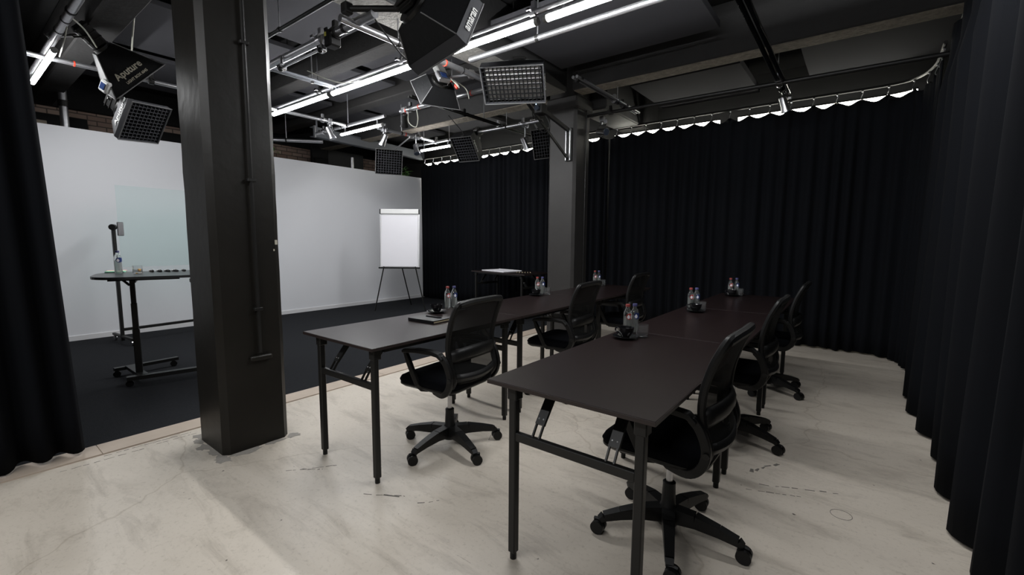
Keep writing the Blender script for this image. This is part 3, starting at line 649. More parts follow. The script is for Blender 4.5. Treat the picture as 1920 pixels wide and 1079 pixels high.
# silver lined grid softbox on the pillar bracket
t, T = softbox('wide softbox with bright silver lining behind its black grid, by the far pillar', (-2.824, 3.647, 2.861), (.894, .448, -.017), (.326, -.625, .709), (.307, -.64, -.705), .616, .37, .18, .18, .24, skirt=.105, grid=(15, 8), silver=True, head=.12, skirt_mat='softbox_grey', yoke=False)
text_mesh('Aputure', .05, 'lettering', 'logo_white', t, frame(Vector((.308+.006, 0, -.052)), Vector((0, -1, 0)), Vector((0, 0, -1)), Vector((1, 0, 0))), bold=.001)
t, T = softbox('grid softbox facing the camera, hanging over the top of the white wall', (-6.263, 4.753, 2.605), (.476, .879, -.005), (.304, -.159, .939), (.825, -.448, -.343), .42, .40, .2, .2, .22, skirt=.05, grid=(10, 10), hook=(-5.87, 4.9, 3.0))
t, T = softbox('tilted black softbox with grid and lettering, in front of the rear left curtain', (-4.976, 5.213, 2.735), (.975, .21, .0), (.051, -.635, .771), (.10, -.75, -.65), .36, .41, .2, .2, .22, skirt=.14, grid=(8, 9), hook=(-4.86, 5.35, 3.02))
text_mesh('Aputure', .06, 'lettering', 'logo_white', t, frame(Vector((.18+.006, .02, -.05)), Vector((0, -1, 0)), Vector((0, 0, -1)), Vector((1, 0, 0))), bold=.001)
t, T = softbox('dark grid softbox half hidden behind the left edge of the far pillar', (-3.66, 5.44, 2.70), (.85, .50, .12), (0, 0, 1), (.42, -.80, -.40), .30, .40, .2, .2, .18, skirt=.05, grid=(8, 9), hook=(-3.80, 5.37, 3.02))
# panel light seen from the rear, with its ballast
Xp = Vector((.60, -.14, -.785)).normalized(); Zp = Vector((-.745, .24, -.62)); t, T = softbox('panel light seen from the rear, with grey ballast and red connectors', (-3.82, 3.54, 2.92), Xp, (0, 0, 1), Zp, .37, .47, .20, .27, .17, head=.05, grid=(6, 5), hook=(-3.20, 3.45, 2.99))
bl = MB().box((-.08, .05, -.29), (.30, .10, .08), ch=.01).build('ballast', 'lamp_grey', t)
MB().cyl((-.12, .05, -.33), (-.12, .05, -.37), .012, n=8).build('knob', 'white_plastic', bl, smooth=True)
cb = MB().box((.12, .07, -.31), (.13, .13, .05), ch=.008).build('control_box', 'galvanised', t); MB().box((.12, .07, -.337), (.07, .06, .004)).build('display', 'screen_blue', cb)
for x, y in ((.07, -.05), (.15, -.08), (.17, -.075)): MB().cyl((x, y, -.27), (x+.035, y-.01, -.27), .016, n=10).build('connector', 'red_plastic', t, smooth=True)
MB().tube(spline([(.12, .0, -.32), (.24, -.02, -.34), (.27, -.06, -.32), (.18, -.08, -.3), (.12, -.05, -.3), (.2, -.18, -.28), (.25, -.24, -.2)], 6), .005, 6).build('cable', 'cable_pale', t, smooth=True)
MB().bar((-.24, .02, -.2), (-.24, .30, -.24), .02, .006).bar((-.24, .02, -.2), (-.19, -.02, -.2), .02, .006).build('bracket_arm', 'lamp_grey', t)

# ------------------------------------------------------------------ wall bracket on the far pillar
t = thing('wall_bracket', 'black triangular arm bracket bolted to the far pillar', 'bracket', (-3.09, 5.19, 2.80))
MB().box((0, 0, -.22), (.09, .02, .42), ch=.004).build('mounting_plate', 'black_metal', t)
MB().box((-.03, -.02, -.22), (.012, .03, .40)).box((.03, -.02, -.22), (.012, .03, .40)).build('channel_rib', 'galvanised', t)
MB().bar((0, -.03, -.04), (-.06, -1.0, .20), .035, .045).build('upper_arm', 'black_metal', t); MB().bar((0, -.03, -.40), (-.06, -.95, .17), .02, .03).build('brace', 'black_metal', t)
MB().cyl((-.06, -.98, .17), (.14, -1.27, .33), .015, n=10).build('spigot', 'galvanised', t, smooth=True)
for z in (-.05, -.39): MB().cyl((0, -.012, z), (0, -.03, z), .012, n=8).build('bolt', 'galvanised', t, smooth=True)
t = thing('small_camera', 'small black camera with a pale blue lamp under the silver lined softbox', 'camera', (-3.02, 4.42, 2.84))
MB().box((0, 0, 0), (.10, .12, .12), ch=.012).build('body', 'black_plastic', t); MB().cyl((0, -.06, .0), (0, -.085, .0), .03, n=14).build('lens', 'lens', t, smooth=True)
MB().ball((-.02, -.062, .045), .006).build('status_lamp', 'spot_glow', t); MB().cyl((0, 0, .06), (0, 0, .17), .01, n=8).build('mount', 'black_metal', t, smooth=True)
MB().tube(spline([(0, .06, -.02), (.05, .12, -.16), (.0, .1, -.24), (-.06, .02, -.2)], 6), .006, 6).build('cable', 'cable_black', t, smooth=True)

# ------------------------------------------------------------------ little spotlights and clamp arms
def spot(label, loc, aim, body='chrome', zpipe=3.0):
    t = thing('spotlight', label, 'spotlight', loc); a = Vector(aim).normalized()
    q = a.to_track_quat('Z', 'Y').to_matrix().to_4x4()
    MB().lathe([(.028, -.09), (.036, -.08), (.038, .02), (.05, .07), (.052, .085)], 16, q).build('body', body, t, smooth=True)
    MB().cyl((0, 0, 0), (0, 0, .008), .045, n=16, T=q @ Matrix.Translation((0, 0, .082))).build('lens', 'lens', t, smooth=True)
    MB().tube([(-.055, 0, 0), (-.055, 0, .09), (.055, 0, .09), (.055, 0, 0)], .006, 6).build('yoke', 'black_metal', t)
    MB().cyl((0, 0, .09), (0, 0, zpipe-loc[2]), .009, n=8).build('stem', 'galvanised', t, smooth=True)
    MB().box((0, 0, zpipe-loc[2]), (.065, .065, .08), ch=.01).box((.05, 0, zpipe-loc[2]-.03), (.04, .02, .05), ch=.005).build('pipe_clamp', 'chrome', t)
spot('silver spotlight hanging from the long stage pipe, near the second tube', (-6.1, 3.62, 2.84), (.3, .3, -1))
spot('silver spotlight hanging beside the hanging grid light', (-5.85, 4.98, 2.80), (.5, -.2, -1))
spot('dark spotlight beside the second tube, with a yellow sticker', (-4.80, 3.90, 2.88), (-.5, .4, -.7), 'black_plastic')
spot('silver spotlight above the rear curtain strip, left of the far pillar', (-3.97, 5.42, 2.74), (.2, .5, -1))
spot('silver spotlight at the left edge of the rear stage pipes', (-5.85, 4.35, 2.84), (-.5, -.2, -1))
spot('small bright spotlight beside the far pillar, under the black pipe', (-2.86, 5.66, 2.80), (.8, -.3, -.2), 'chrome', 2.96)
spot('chrome spotlight at the end of the shiny pipe pair, by the right strip', (-.80, 6.08, 2.9), (.3, .3, -1), 'chrome', 3.0)
def clamp_arm(label, a, b):
    a, b = Vector(a), Vector(b); t = thing('clamp_arm', label, 'clamp', a); d = b-a
    MB().cyl((0, 0, 0), d, .012, n=10).build('rod', 'chrome', t, smooth=True)
    for p in (Vector(), d):
        MB().box(p, (.07, .06, .06), ch=.01).cyl(p, p+Vector((0, .0, .1)), .012, n=8).build('clamp_jaw', 'chrome', t)
        MB().ball(p+Vector((.03, -.03, -.03)), .022).cyl(p+Vector((.02, -.04, 0)), p+Vector((.06, -.07, -.02)), .008, n=8).build('knob', 'black_plastic', t, smooth=True)
clamp_arm('silver clamp arm under the bright pipe, right of the near pillar', (-4.30, 2.10, 2.90), (-3.62, 2.10, 2.90))
MB_ = thing('light_ballast', 'dark lamp ballast with yellow sticker on the bright pipe by the pillar', 'ballast', (-3.52, 2.14, 2.98))
MB().box((0, 0, -.02), (.10, .10, .13), ch=.012).build('case', 'black_plastic', MB_); MB().box((-.02, -.052, .01), (.025, .004, .03)).build('sticker', mat('sticker_yellow', (.7, .65, .1), .5), MB_)

# ------------------------------------------------------------------ loose cables
def cable(label, pts, r=.006, m='cable_black'):
    o = MB().tube(spline(pts, 8), r, 6).build('cable', m, None, smooth=True); return tag(o, label, 'cable')
cable('pale straight cord dropping to the lettered softbox at upper left', [(-4.9, 1.28, 3.72), (-5.6, 1.36, 3.45), (-6.15, 1.44, 3.22)], .007, 'cable_pale')
cable('grey cord looping from the thick left pipe to the lettered softbox', [(-5.05, .82, 3.07), (-5.3, .95, 3.07), (-5.8, 1.15, 3.03), (-6.25, 1.3, 3.10)], .006, 'cable_pale')
cable('thin grey cord hanging from the thick left pipe to the stage pipe', [(-5.1, .80, 3.0), (-5.4, .82, 2.97), (-6.05, .88, 3.02)], .005, 'cable_pale')
cable('black cable hanging from the boom arm in front of the bright tubes', [(-2.98, 2.13, 3.0), (-2.99, 2.3, 2.88), (-3.0, 2.5, 2.78), (-2.7, 2.45, 2.72)], .006)
cable('pale loop of cable under the pipe with red ties', [(-4.72, 3.9, 2.97), (-4.74, 3.92, 2.85), (-4.64, 3.95, 2.78), (-4.56, 3.92, 2.86), (-4.56, 3.9, 2.97)], .006, 'cable_pale')
cable('thin cable crossing the ceiling right of the near pillar', [(-4.6, 2.5, 3.05), (-4.4, 2.75, 2.96), (-4.15, 3.0, 3.03)], .005, 'cable_pale')
cable('black cable hanging above the tilted softbox', [(-4.5, 4.4, 3.0), (-4.62, 4.8, 2.86), (-4.9, 5.05, 2.9)], .005)
cable('coiled black cable hanging from the pipe left of the far pillar', [(-3.75, 5.33, 3.03), (-3.78, 5.33, 3.15), (-3.72, 5.33, 3.2), (-3.70, 5.33, 3.05), (-3.74, 5.34, 2.98)], .008)

# ------------------------------------------------------------------ folding tables
ZT = .78
def make_table(label):
    t = thing('folding_table', label, 'table', (0, 0, 0), 0, 'folding tables')
    W, Ln = .70, 1.305
    MB().box((0, 0, ZT-.009), (W, Ln, .018), ch=.0015).build('tabletop', 'tabletop', t)
    e = MB()
    for sx in (-1, 1): e.box((sx*(W/2+.0006), 0, ZT-.009), (.0012, Ln, .015))
    for sy in (-1, 1): e.box((0, sy*(Ln/2+.0006), ZT-.009), (W, .0012, .015))
    e.build('edge_band', 'table_edge', t)
    for (yl, s) in ((-Ln/2+.06, 1), (Ln/2-.12, -1)):
        for x in (-.255, .285):
            lg = MB().box((x, yl, .395), (.034, .034, .73), ch=.004).build('leg', 'black_metal', t)
            MB().cyl((x, yl, 0), (x, yl, .032), .014, n=12).build('foot', 'black_plastic', lg, smooth=True)
            MB().box((x, yl+s*.005, ZT-.05), (.046, .05, .062), ch=.004).build('leg_bracket', 'black_metal', lg)
        MB().box((.015, yl, .545), (.51, .026, .036), ch=.003).build('cross_rail', 'black_metal', t)
        for x in (-.15, .17):
            b = MB(); p0 = Vector((x, yl+s*.005, .56)); p1 = Vector((x, yl+s*.035, .605)); p2 = Vector((x, yl+s*.155, ZT-.03))
            for dx in (-.016, .016): b.bar(p0+Vector((dx, 0, 0)), p1+Vector((dx, 0, 0)), .006, .012)
            b.bar(p1, p2, .042, .014)
            br = b.build('folding_brace', 'black_metal', t)
            q = MB()
            for dx in (-.01, .01): q.ball(p1.lerp(p2, .15)+Vector((dx, -s*.009, 0)), .004)
            q.build('rivet', 'galvanised', br)
        MB().cyl((-.17, yl+s*.155, ZT-.032), (.19, yl+s*.155, ZT-.032), .009, n=10).build('pivot_rod', 'black_metal', t, smooth=True)
    for x in (-.29, .31): MB().box((x, 0, ZT-.03), (.02, Ln-.2, .024)).build('side_rail', 'black_metal', t)
    return t
tab = make_table('dark brown folding table at the near end of the left row, holding a notebook')
XA, XB = -2.31, -.82; YS = (2.005, 3.315, 4.625)
tab.location = (XA, YS[0], 0)
dup(tab, (XA, YS[1], 0), label='dark brown folding table in the middle of the left row')
dup(tab, (XA, YS[2], 0), label='dark brown folding table at the far end of the left row, by the far pillar')
dup(tab, (XB, YS[0], 0), label='dark brown folding table nearest the camera, at the front of the right row')
dup(tab, (XB, YS[1], 0), label='dark brown folding table in the middle of the right row')
dup(tab, (XB, YS[2], 0), label='dark brown folding table at the far end of the right row')
st = dup(tab, (-4.84, 6.22, .004), -PI/2+.02-.13, 'separate folding table by the rear left curtain, with a white paper pad')

# ------------------------------------------------------------------ office chairs
def rounded(w_, l_, r, n=5):
    out = []
    for cx, cy, a0 in ((w_/2-r, l_/2-r, 0), (-w_/2+r, l_/2-r, PI/2), (-w_/2+r, -l_/2+r, PI), (w_/2-r, -l_/2+r, 1.5*PI)):
        out += [(cx+r*math.cos(a0+PI/2*k/n), cy+r*math.sin(a0+PI/2*k/n)) for k in range(n+1)]
    return out
def make_chair(label):
    t = thing('office_chair', label, 'chair', (0, 0, 0), 0, 'office chairs')
    # base
    hub = MB().lathe([(.045, .055), (.05, .075), (.044, .13), (.032, .15), (.028, .235), (.029, .25), (.022, .255)], 20)
    for k in range(5):
        a = 2*PI*k/5; d = Vector((math.cos(a), math.sin(a), 0))
        pts = [(.03, .105, .056, .07), (.12, .108, .05, .058), (.22, .095, .042, .042), (.295, .080, .036, .032), (.315, .066, .030, .022)]
        for (r0, z0, w0, h0), (r1, z1, w1, h1) in zip(pts[:-1], pts[1:]): hub.bar(d*r0+Vector((0, 0, z0)), d*r1+Vector((0, 0, z1)), w0, h0, w2=w1, h2=h1)
    base = hub.build('star_base', 'black_plastic', t, smooth=True, angle=40)
    for k in range(5):
        a = 2*PI*k/5; d = Vector((math.cos(a), math.sin(a), 0)); s = Vector((-d.y, d.x, 0)); ph = k*1.9
        e = (d*math.cos(ph)+s*math.sin(ph)); c = d*.308+Vector((0, 0, .0305)); wv = e.cross(Vector((0, 0, 1)))
        m = MB(); c2 = c+e*.012
        for sg in (-1, 1): m.cyl(c2+wv*sg*.006, c2+wv*sg*.026, .0305, n=18)
        m.cyl(c2-wv*.012, c2+wv*.012, .018, n=10); m.cyl(c+Vector((0, 0, .01)), c+Vector((0, 0, .05)), .008, n=8)
        m.tube([c2+Vector((0, 0, .031))-e*.025, c2+Vector((0, 0, .034)), c2+Vector((0, 0, .031))+e*.02], .009, 6)
        m.build('caster', 'black_plastic', base, smooth=True)
    MB().cyl((0, 0, .25), (0, 0, .40), .0145, n=16).build('gas_lift', 'chrome', t, smooth=True)
    mc = MB().box((.0, 0, .405), (.20, .15, .05), ch=.012).cyl((.05, -.04, .40), (.05, -.04, .365), .024, n=14).build('tilt_mechanism', 'black_plastic', t)
    MB().cyl((0, .07, .40), (.0, .235, .385), .006, n=8).box((0, .245, .384), (.035, .04, .012), ch=.004).build('lever', 'black_plastic', mc)
    # seat: shell and cushion with waterfall front
    prof = rounded(.47, .47, .09, 6)
    sh = MB(); P = []
    for (sc, z) in ((.62, .422), (.90, .428), (.985, .445), (.985, .455)): P.append([Vector((x*sc-.025, y*sc, z-.012*max(0, -x-.12)/.12)) for x, y in prof]+[Vector((prof[0][0]*sc-.025, prof[0][1]*sc, z))])
    sh.grid(P); sh.add(P[0][:-1], [tuple(range(len(prof)))[::-1]]); sh.build('seat_shell', 'black_plastic', t, smooth=True)
    cs = MB(); P = []
    for (sc, z) in ((.97, .452), (1.0, .47), (.995, .492), (.95, .508), (.80, .515), (.4, .512)):
        P.append([Vector((x*sc-.025, y*sc, z-.035*max(0, (-x*sc-.10)/.135)**2*(1 if z > .48 else .35))) for x, y in prof]); P[-1].append(P[-1][0].copy())
    cs.grid(P); cs.add(P[-1][:-1], [tuple(range(len(prof)))]); cs.build('seat_cushion', 'seat_fabric', t, smooth=True, angle=60)
    # back: side profile in x,z with half width
    BP = [(.185, .475, .185), (.215, .53, .20), (.195, .61, .207), (.180, .69, .212), (.188, .785, .216), (.214, .88, .218), (.242, .945, .217), (.255, .972, .208)]
    L = [Vector((x, -hw, z)) for x, z, hw in BP]; R = [Vector((x, hw, z)) for x, z, hw in BP]
    top = [Vector((.260, -.185, .982)), Vector((.267, -.10, .986)), Vector((.270, 0, .987)), Vector((.267, .10, .986)), Vector((.260, .185, .982))]
    fr = MB(); loop = spline(L+top+R[::-1], 4)
    fr.tube(loop, .0165, 8)
    # thicker padded top rail
    fr.tube(spline([Vector((.256, -.198, .974)), Vector((.268, -.12, .984)), Vector((.273, 0, .986)), Vector((.268, .12, .984)), Vector((.256, .198, .974))], 5), .020, 8)
    fr.build('back_frame', 'black_plastic', t, smooth=True)
    g = []; Ls, Rs = spline(L, 3), spline(R, 3); N = len(Ls)
    for i in range(N):
        a, b = Ls[i], Rs[i]; row = []
        for k in range(9):
            f = k/8; p = a.lerp(b, f); p = p+Vector((.030*(1-(2*f-1)**2), 0, 0)); row.append(p)
        g.append(row)
    MB().grid(g).build('back_mesh', 'mesh_cloth', t, smooth=True)
    lb = MB(); rows = []
    for i, (z, dx) in enumerate(((.615, 0), (.64, .012), (.672, .012), (.70, 0))):
        rows.append([Vector((.190+dx+.045*(1-(2*k/8-1)**2), -.205+.41*k/8, z+.018*(1-(2*k/8-1)**2))) for k in range(9)])
    lb.grid(rows); o = lb.build('lumbar_support', 'black_plastic', t, smooth=True); sm = o.modifiers.new('solid', 'SOLIDIFY'); sm.thickness = .012
    xb = MB(); rows = []
    for i, (z, dx) in enumerate(((.515, 0), (.535, .008), (.562, .0))):
        rows.append([Vector((.215+dx+.035*(1-(2*k/8-1)**2), -.19+.38*k/8, z-.01*(1-(2*k/8-1)**2))) for k in range(9)])
    xb.grid(rows); o = xb.build('back_crossbar', 'black_plastic', t, smooth=True); sm = o.modifiers.new('solid', 'SOLIDIFY'); sm.thickness = .018
    # arms
    for sg in (-1, 1):
        y = sg*.245
        m = MB()
        m.sweep(spline([(.04, sg*.19, .432), (.14, sg*.222, .432), (.195, sg*.230, .475), (.212, sg*.234, .55), (.185, sg*.238, .63), (.150, y, .672)], 5), .036, .024)
        m.sweep([Vector(p) for p in ((.175, y, .655), (.14, y, .680), (.08, y, .686), (-.03, y, .682), (-.13, y, .672), (-.150, y, .662))], .026, .046)
        m.sweep([Vector(p) for p in ((-.142, y, .668), (-.115, y, .612), (-.075, sg*.242, .53), (-.045, sg*.236, .465), (-.03, sg*.215, .438), (.0, sg*.19, .430))], .036, .022)
        arm = m.build('armrest', 'black_plastic', t, bevel=.004)
        MB().cyl((.215, sg*.228, .535), (.215, sg*.254, .535), .013, n=10).build('bolt', 'black_metal', arm, smooth=True)
    return t
CH = [(-2.04, 1.985, .07, 56, 'black mesh office chair at the near end of the left row, back to the camera'),
      (-2.03, 3.36, .05, 20, 'black mesh office chair at the middle table of the left row'),
      (-2.09, 4.66, .02, 40, 'black mesh office chair at the far table of the left row, by the back curtain'),
      (-.615, 1.985, -.02, 2, 'black mesh office chair nearest the camera, at the front right table'),
      (-.62, 3.30, .0, -20, 'black mesh office chair at the middle table of the right row'),
      (-.60, 4.60, .0, -30, 'black mesh office chair at the far table of the right row')]
chair0 = None
for (x, y, rz, bz, lb) in CH:
    if chair0 is None: c = make_chair(lb); c.location = (x, y, 0); c.rotation_euler = (0, 0, rz); chair0 = c
    else: c = dup(chair0, (x, y, 0), rz, lb)
    for ch in c.children:
        if ch.name.startswith('star_base'): ch.rotation_euler = (0, 0, math.radians(bz)-rz)

# ------------------------------------------------------------------ table settings
def make_bottle(label, cap, main, loc):
    t = thing('water_bottle', label, 'bottle', loc, 0, 'glass water bottles')
    out = [(.020, 0), (.0245, .004), (.0255, .012), (.0255, .115), (.0235, .132), (.016, .148), (.0115, .156), (.0115, .172)]
    inn = [(r-.0022, max(z, .006)) for r, z in out][::-1]
    MB().lathe(out+inn, 24, cap0=True, cap1=True).build('glass_body', 'glass', t, smooth=True)
    MB().lathe([(.0222, .0075), (.0228, .012), (.0228, .105)], 20).build('water', 'water', t, smooth=True)
    MB().lathe([(.0135, .166), (.0138, .178), (.0125, .181)], 20).build('cap', cap, t, smooth=True)
    lbm = MB(); n = 20
    rows = [[(.0259*math.cos(a), .0259*math.sin(a), z) for z in (.088, .128-.004)] for a in [-.2+2.3*k/n for k in range(n+1)]]
    P = [[Vector(p) for p in r] for r in rows]
    for r in P:
        a = math.atan2(r[1].y, r[1].x); r[1] = Vector((.0248*math.cos(a), .0248*math.sin(a), .126)); r.insert(1, Vector((.0259*math.cos(a), .0259*math.sin(a), .116)))
        r[0].z = .092+.006*math.sin(a*2)
    lbm.grid(P); lab = lbm.build('label', 'label_silver' if main == 'label_red' else 'label_blue', t, smooth=True)
    def disc(rad, a0, zc, ex, m, par, rr, drop=False):
        vs = [(rr*math.cos(a0), rr*math.sin(a0), zc)]
        for k in range(20):
            b = 2*PI*k/20; dx = rad*math.cos(b); dz = rad*math.sin(b)*ex
            if drop and dz > 0: dx *= (1-dz/(rad*ex)*.75)
            a = a0+dx/rr; vs.append((rr*math.cos(a), rr*math.sin(a), zc+dz))
        return MB().add(vs, [(0, 1+k, 1+(k+1) % 20) for k in range(20)]).build('emblem', m, par, smooth=True)
    e1 = disc(.0195, -.55, .108, 1.0, main, t, .0263)
    disc(.0095, -.75, .107, 1.35, 'paper', e1, .0266, True)
    return t
def make_glass(label, loc):
    t = thing('water_glass', label, 'glass', loc, 0, 'water glasses')
    MB().lathe([(.030, 0), (.034, .003), (.036, .02), (.037, .074), (.0345, .074), (.0337, .02), (.031, .010), (.001, .009)], 28, cap1=False).build('tumbler', 'glass', t, smooth=True); return t
def make_saucer(label, loc):
    return tag(bpy.data.objects.new('x', None), label) if False else _saucer(label, loc)
def _saucer(label, loc):
    o = MB().lathe([(.032, 0), (.036, .003), (.060, .008), (.074, .014), (.075, .0155), (.073, .0165), (.058, .0115), (.034, .007), (.001, .007)], 32, cap1=False).build('saucer', 'cup', None, smooth=True, angle=60)
    o.location = loc; return tag(o, label, 'saucer', 'black saucers')
def make_cup(label, loc, rz):
    t = thing('coffee_cup', label, 'cup', loc, rz, 'black coffee cups')
    MB().lathe([(.022, 0), (.024, .004), (.034, .016), (.043, .035), (.047, .055), (.0475, .058), (.0455, .058), (.041, .036), (.032, .018), (.001, .008)], 32, cap1=False).build('bowl', 'cup', t, smooth=True, angle=60)
    MB().tube(spline([(.044, 0, .048), (.062, 0, .047), (.066, 0, .034), (.055, 0, .022), (.038, 0, .024)], 5), .0045, 8).build('handle', 'cup', t, smooth=True); return t
SET = [('first table of the left row', (-2.56, 2.36), (-2.66, 2.575), (-2.635, 2.625), (-2.50, 2.57)),
       ('middle table of the left row', (-2.58, 3.74), (-2.64, 3.85), (-2.61, 3.90), (-2.54, 3.88)),
       ('far table of the left row', (-2.57, 5.02), (-2.64, 5.14), (-2.60, 5.17), (-2.52, 5.12)),
       ('table nearest the camera', (-1.045, 2.44), (-1.095, 2.575), (-1.07, 2.625), (-.985, 2.535)),
       ('middle table of the right row', (-1.01, 3.72), (-1.08, 3.82), (-1.045, 3.86), (-.99, 3.81)),
       ('far table of the right row', (-1.02, 5.06), (-1.05, 5.12), (-1.00, 5.16), (-.96, 5.13))]
proto = None
for i, (nm, c, b1, b2, g) in enumerate(SET):
    z = ZT
    for_cam = lambda p: math.atan2(-p[1], -p[0])
    L1, L2 = 'water bottle with red cap on the '+nm, 'water bottle with blue cap on the '+nm
    L3, L4, L5 = 'clear water glass on the '+nm, 'black saucer under the cup on the '+nm, 'black coffee cup on the '+nm
    if proto is None:
        proto = [make_bottle(L1, 'cap_red', 'label_red', (*b1, z)), make_bottle(L2, 'cap_blue', 'label_blue', (*b2, z)), make_glass(L3, (*g, z)), _saucer(L4, (*c, z)), make_cup(L5, (*c, z+.0072), 2.2)]
        objs = proto
    else:
        objs = [dup(proto[0], (*b1, z), 0, L1), dup(proto[1], (*b2, z), 0, L2), dup(proto[2], (*g, z), 0, L3), dup(proto[3], (*c, z), 0, L4), dup(proto[4], (*c, z+.0072), 2.2+i*.3, L5)]
    # emblem to the right of the direction facing the camera, silver band to the left
    objs[0].rotation_euler[2] = for_cam(b1)+ .55+.45
    objs[1].rotation_euler[2] = for_cam(b2)+ .55+.55
# notebook and pen
nb = thing('notebook', 'black hardcover notebook lying on the first table of the left row', 'notebook', (-2.345, 2.085, ZT), .06)
MB().box((0, 0, .0025), (.245, .155, .005), ch=.001).box((0, 0, .0185), (.245, .155, .005), ch=.001).box((0, -.0755, .0105), (.245, .004, .02), ch=.001).build('cover', 'notebook', nb)
MB().box((0, .002, .0105), (.239, .149, .0108)).build('page_block', 'paper_cream', nb)
pn = thing('pen', 'black pen with silver clip resting on the black notebook', 'pen', (-2.33, 2.12, ZT+.0255), PI/2+.1)
MB().cyl((0, .07, 0), (0, -.07, 0), .0045, n=10).build('barrel', 'black_plastic', pn, smooth=True); MB().box((0, -.045, .0045), (.003, .035, .002)).build('clip', 'chrome', pn)

# papers and pens on the separate table
pd = thing('paper_pad', 'large white paper pad on the separate table by the curtain', 'paper pad', (-5.06, 6.24, ZT+.004), -.20)
MB().box((0, 0, .006), (.62, .42, .012)).build('sheets', 'paper', pd); MB().box((0, .20, .0145), (.62, .02, .005)).build('binding', 'white_trim', pd)
p0 = None
for k in range(6):
    loc = (-4.62+.045*k, 6.13+.012*k, ZT+.011); lb = 'pale marker pen in the row beside the white paper pad'
    if p0 is None:
        p0 = thing('marker_pen', lb, 'marker', loc, .4, 'pens beside the paper pad'); MB().cyl((0, -.06, 0), (0, .03, 0), .0065, n=10).build('barrel', 'paper_cream', p0, smooth=True); MB().cyl((0, .03, 0), (0, .065, 0), .007, n=10).build('cap', 'black_plastic', p0, smooth=True)
    else: dup(p0, loc, .4+.06*k, lb)

# ------------------------------------------------------------------ flip chart
fdir = Vector((.61, -.79, 0)).normalized(); rdir = Vector((.79, .61, 0)).normalized()
fc = thing('flip_chart', 'flip chart easel with blank white paper before the white wall', 'flip chart', mtx=frame((-6.70, 5.27, .004), rdir, -fdir, Vector((0, 0, 1))))
# local: x right, y away from viewer, z up
tilt = Matrix.Translation((0, 0, .80)) @ Matrix.Rotation(math.radians(-5), 4, 'X')
MB().box((0, .012, .55), (.74, .018, 1.08), T=tilt, ch=.002).build('board', 'white_trim', fc)
MB().box((0, -.003, .495), (.665, .012, .93), T=tilt, ch=.001).build('paper_pad', 'paper', fc)
MB().box((-.36, -.002, .53), (.008, .02, 1.0), T=tilt).box((.36, -.002, .53), (.008, .02, 1.0), T=tilt).build('edge_strip', 'chrome', fc)
MB().box((0, -.014, 1.04), (.70, .03, .085), T=tilt, ch=.008).build('paper_clamp', 'white_plastic', fc)
for s in (-1, 1): MB().box((s*.358, -.012, 1.04), (.018, .036, .09), T=tilt, ch=.003).build('clamp_end', 'black_plastic', fc)
MB().box((0, -.02, .005), (.75, .07, .028), T=tilt, ch=.004).build('pen_tray', 'black_plastic', fc)
MB().cyl((-.29, .0, .83), (-.47, -.02, 0), .011, n=10).build('leg', 'black_metal', fc, smooth=True)
MB().cyl((.29, .0, .83), (.47, -.02, 0), .011, n=10).build('leg', 'black_metal', fc, smooth=True)
MB().cyl((0, .05, .95), (.02, .80, 0), .011, n=10).build('leg', 'black_metal', fc, smooth=True)

# ------------------------------------------------------------------ glass board on its stand
gb = thing('glass_board', 'greenish glass board on a black wheeled stand by the white wall', 'glass board', (-7.33, 1.40, .004), math.atan2(.16, 1.6))
# local y along the board
MB().box((0, .80, 1.47), (.008, 1.5, 1.02)).build('glass_pane', 'green_glass', gb)
for y in (0, 1.6):
    MB().box((0, y, .76), (.045, .035, 1.46), ch=.005).build('post', 'black_metal', gb)
    ft = MB().box((.02, y, .085), (.62, .035, .03), ch=.004).build('foot_bar', 'black_metal', gb)
    for x in (-.25, .30):
        cs = MB().cyl((x, y-.012, .036), (x, y+.012, .036), .032, n=16).cyl((x, y, .04), (x, y, .075), .01, n=8).build('caster', 'chrome', ft, smooth=True)
    MB().cyl((.0, y-.02, 1.47), (.0, y+.03 if y == 0 else y-.05, 1.47), .02, n=10).build('pivot', 'black_plastic', gb, smooth=True)
    s = 1 if y == 0 else -1
    MB().cyl((.02, y, 1.46), (.06, y-.03*s, 1.46), .036, n=14).build('clamp_knob', 'black_plastic', gb, smooth=True)
    MB().box((.0, y+s*.07, 1.44), (.024, .065, .17), ch=.006).build('glass_clamp', 'chrome', gb)
MB().box((0, .8, .17), (.03, 1.57, .035), ch=.004).build('cross_bar', 'black_metal', gb)

# ------------------------------------------------------------------ standing desk
DZ = 1.01
DT = DZ+.004
ds = thing('standing_desk', 'black standing desk with rounded top beside the near pillar', 'desk', (-5.08, 1.44, .004), -.27)
MB().prism(rounded(.76, 1.25, .24, 8), DZ-.022, DZ).build('desk_top', 'desk_top', ds)
Ti = ds.matrix_basis.inverted() if False else None
c_, s_ = math.cos(.27), math.sin(.27)
def dl(x, y): dx, dy = x+5.08, y-1.44; return (dx*c_-dy*s_, dx*s_+dy*c_)
cx, cy = dl(-5.24, 1.10)
for k, (r0, z0, z1) in enumerate(((.034, .08, .50), (.029, .50, .74), (.025, .74, .965))): MB().box((cx, cy, (z0+z1)/2), (r0*2.1, r0*1.5, z1-z0), ch=.004).build('column_stage', 'black_metal', ds)
MB().box((cx, cy+.1, .968), (.40, .5, .016)).box((cx+.1, cy+.02, .955), (.3, .04, .02)).build('top_frame', 'black_metal', ds)
MB().bar((cx+.17, cy-.05, .965), (cx+.27, cy+.0, .925), .02, .008).build('height_lever', 'black_plastic', ds)
MB().box((.30, .18, .955), (.10, .26, .03), ch=.004).build('cable_tray', 'lamp_grey', ds)
cx2, cy2 = dl(-5.12, 1.62)
def dpt(x, y, z): a = dl(x, y); return (a[0], a[1], z)
base = MB()
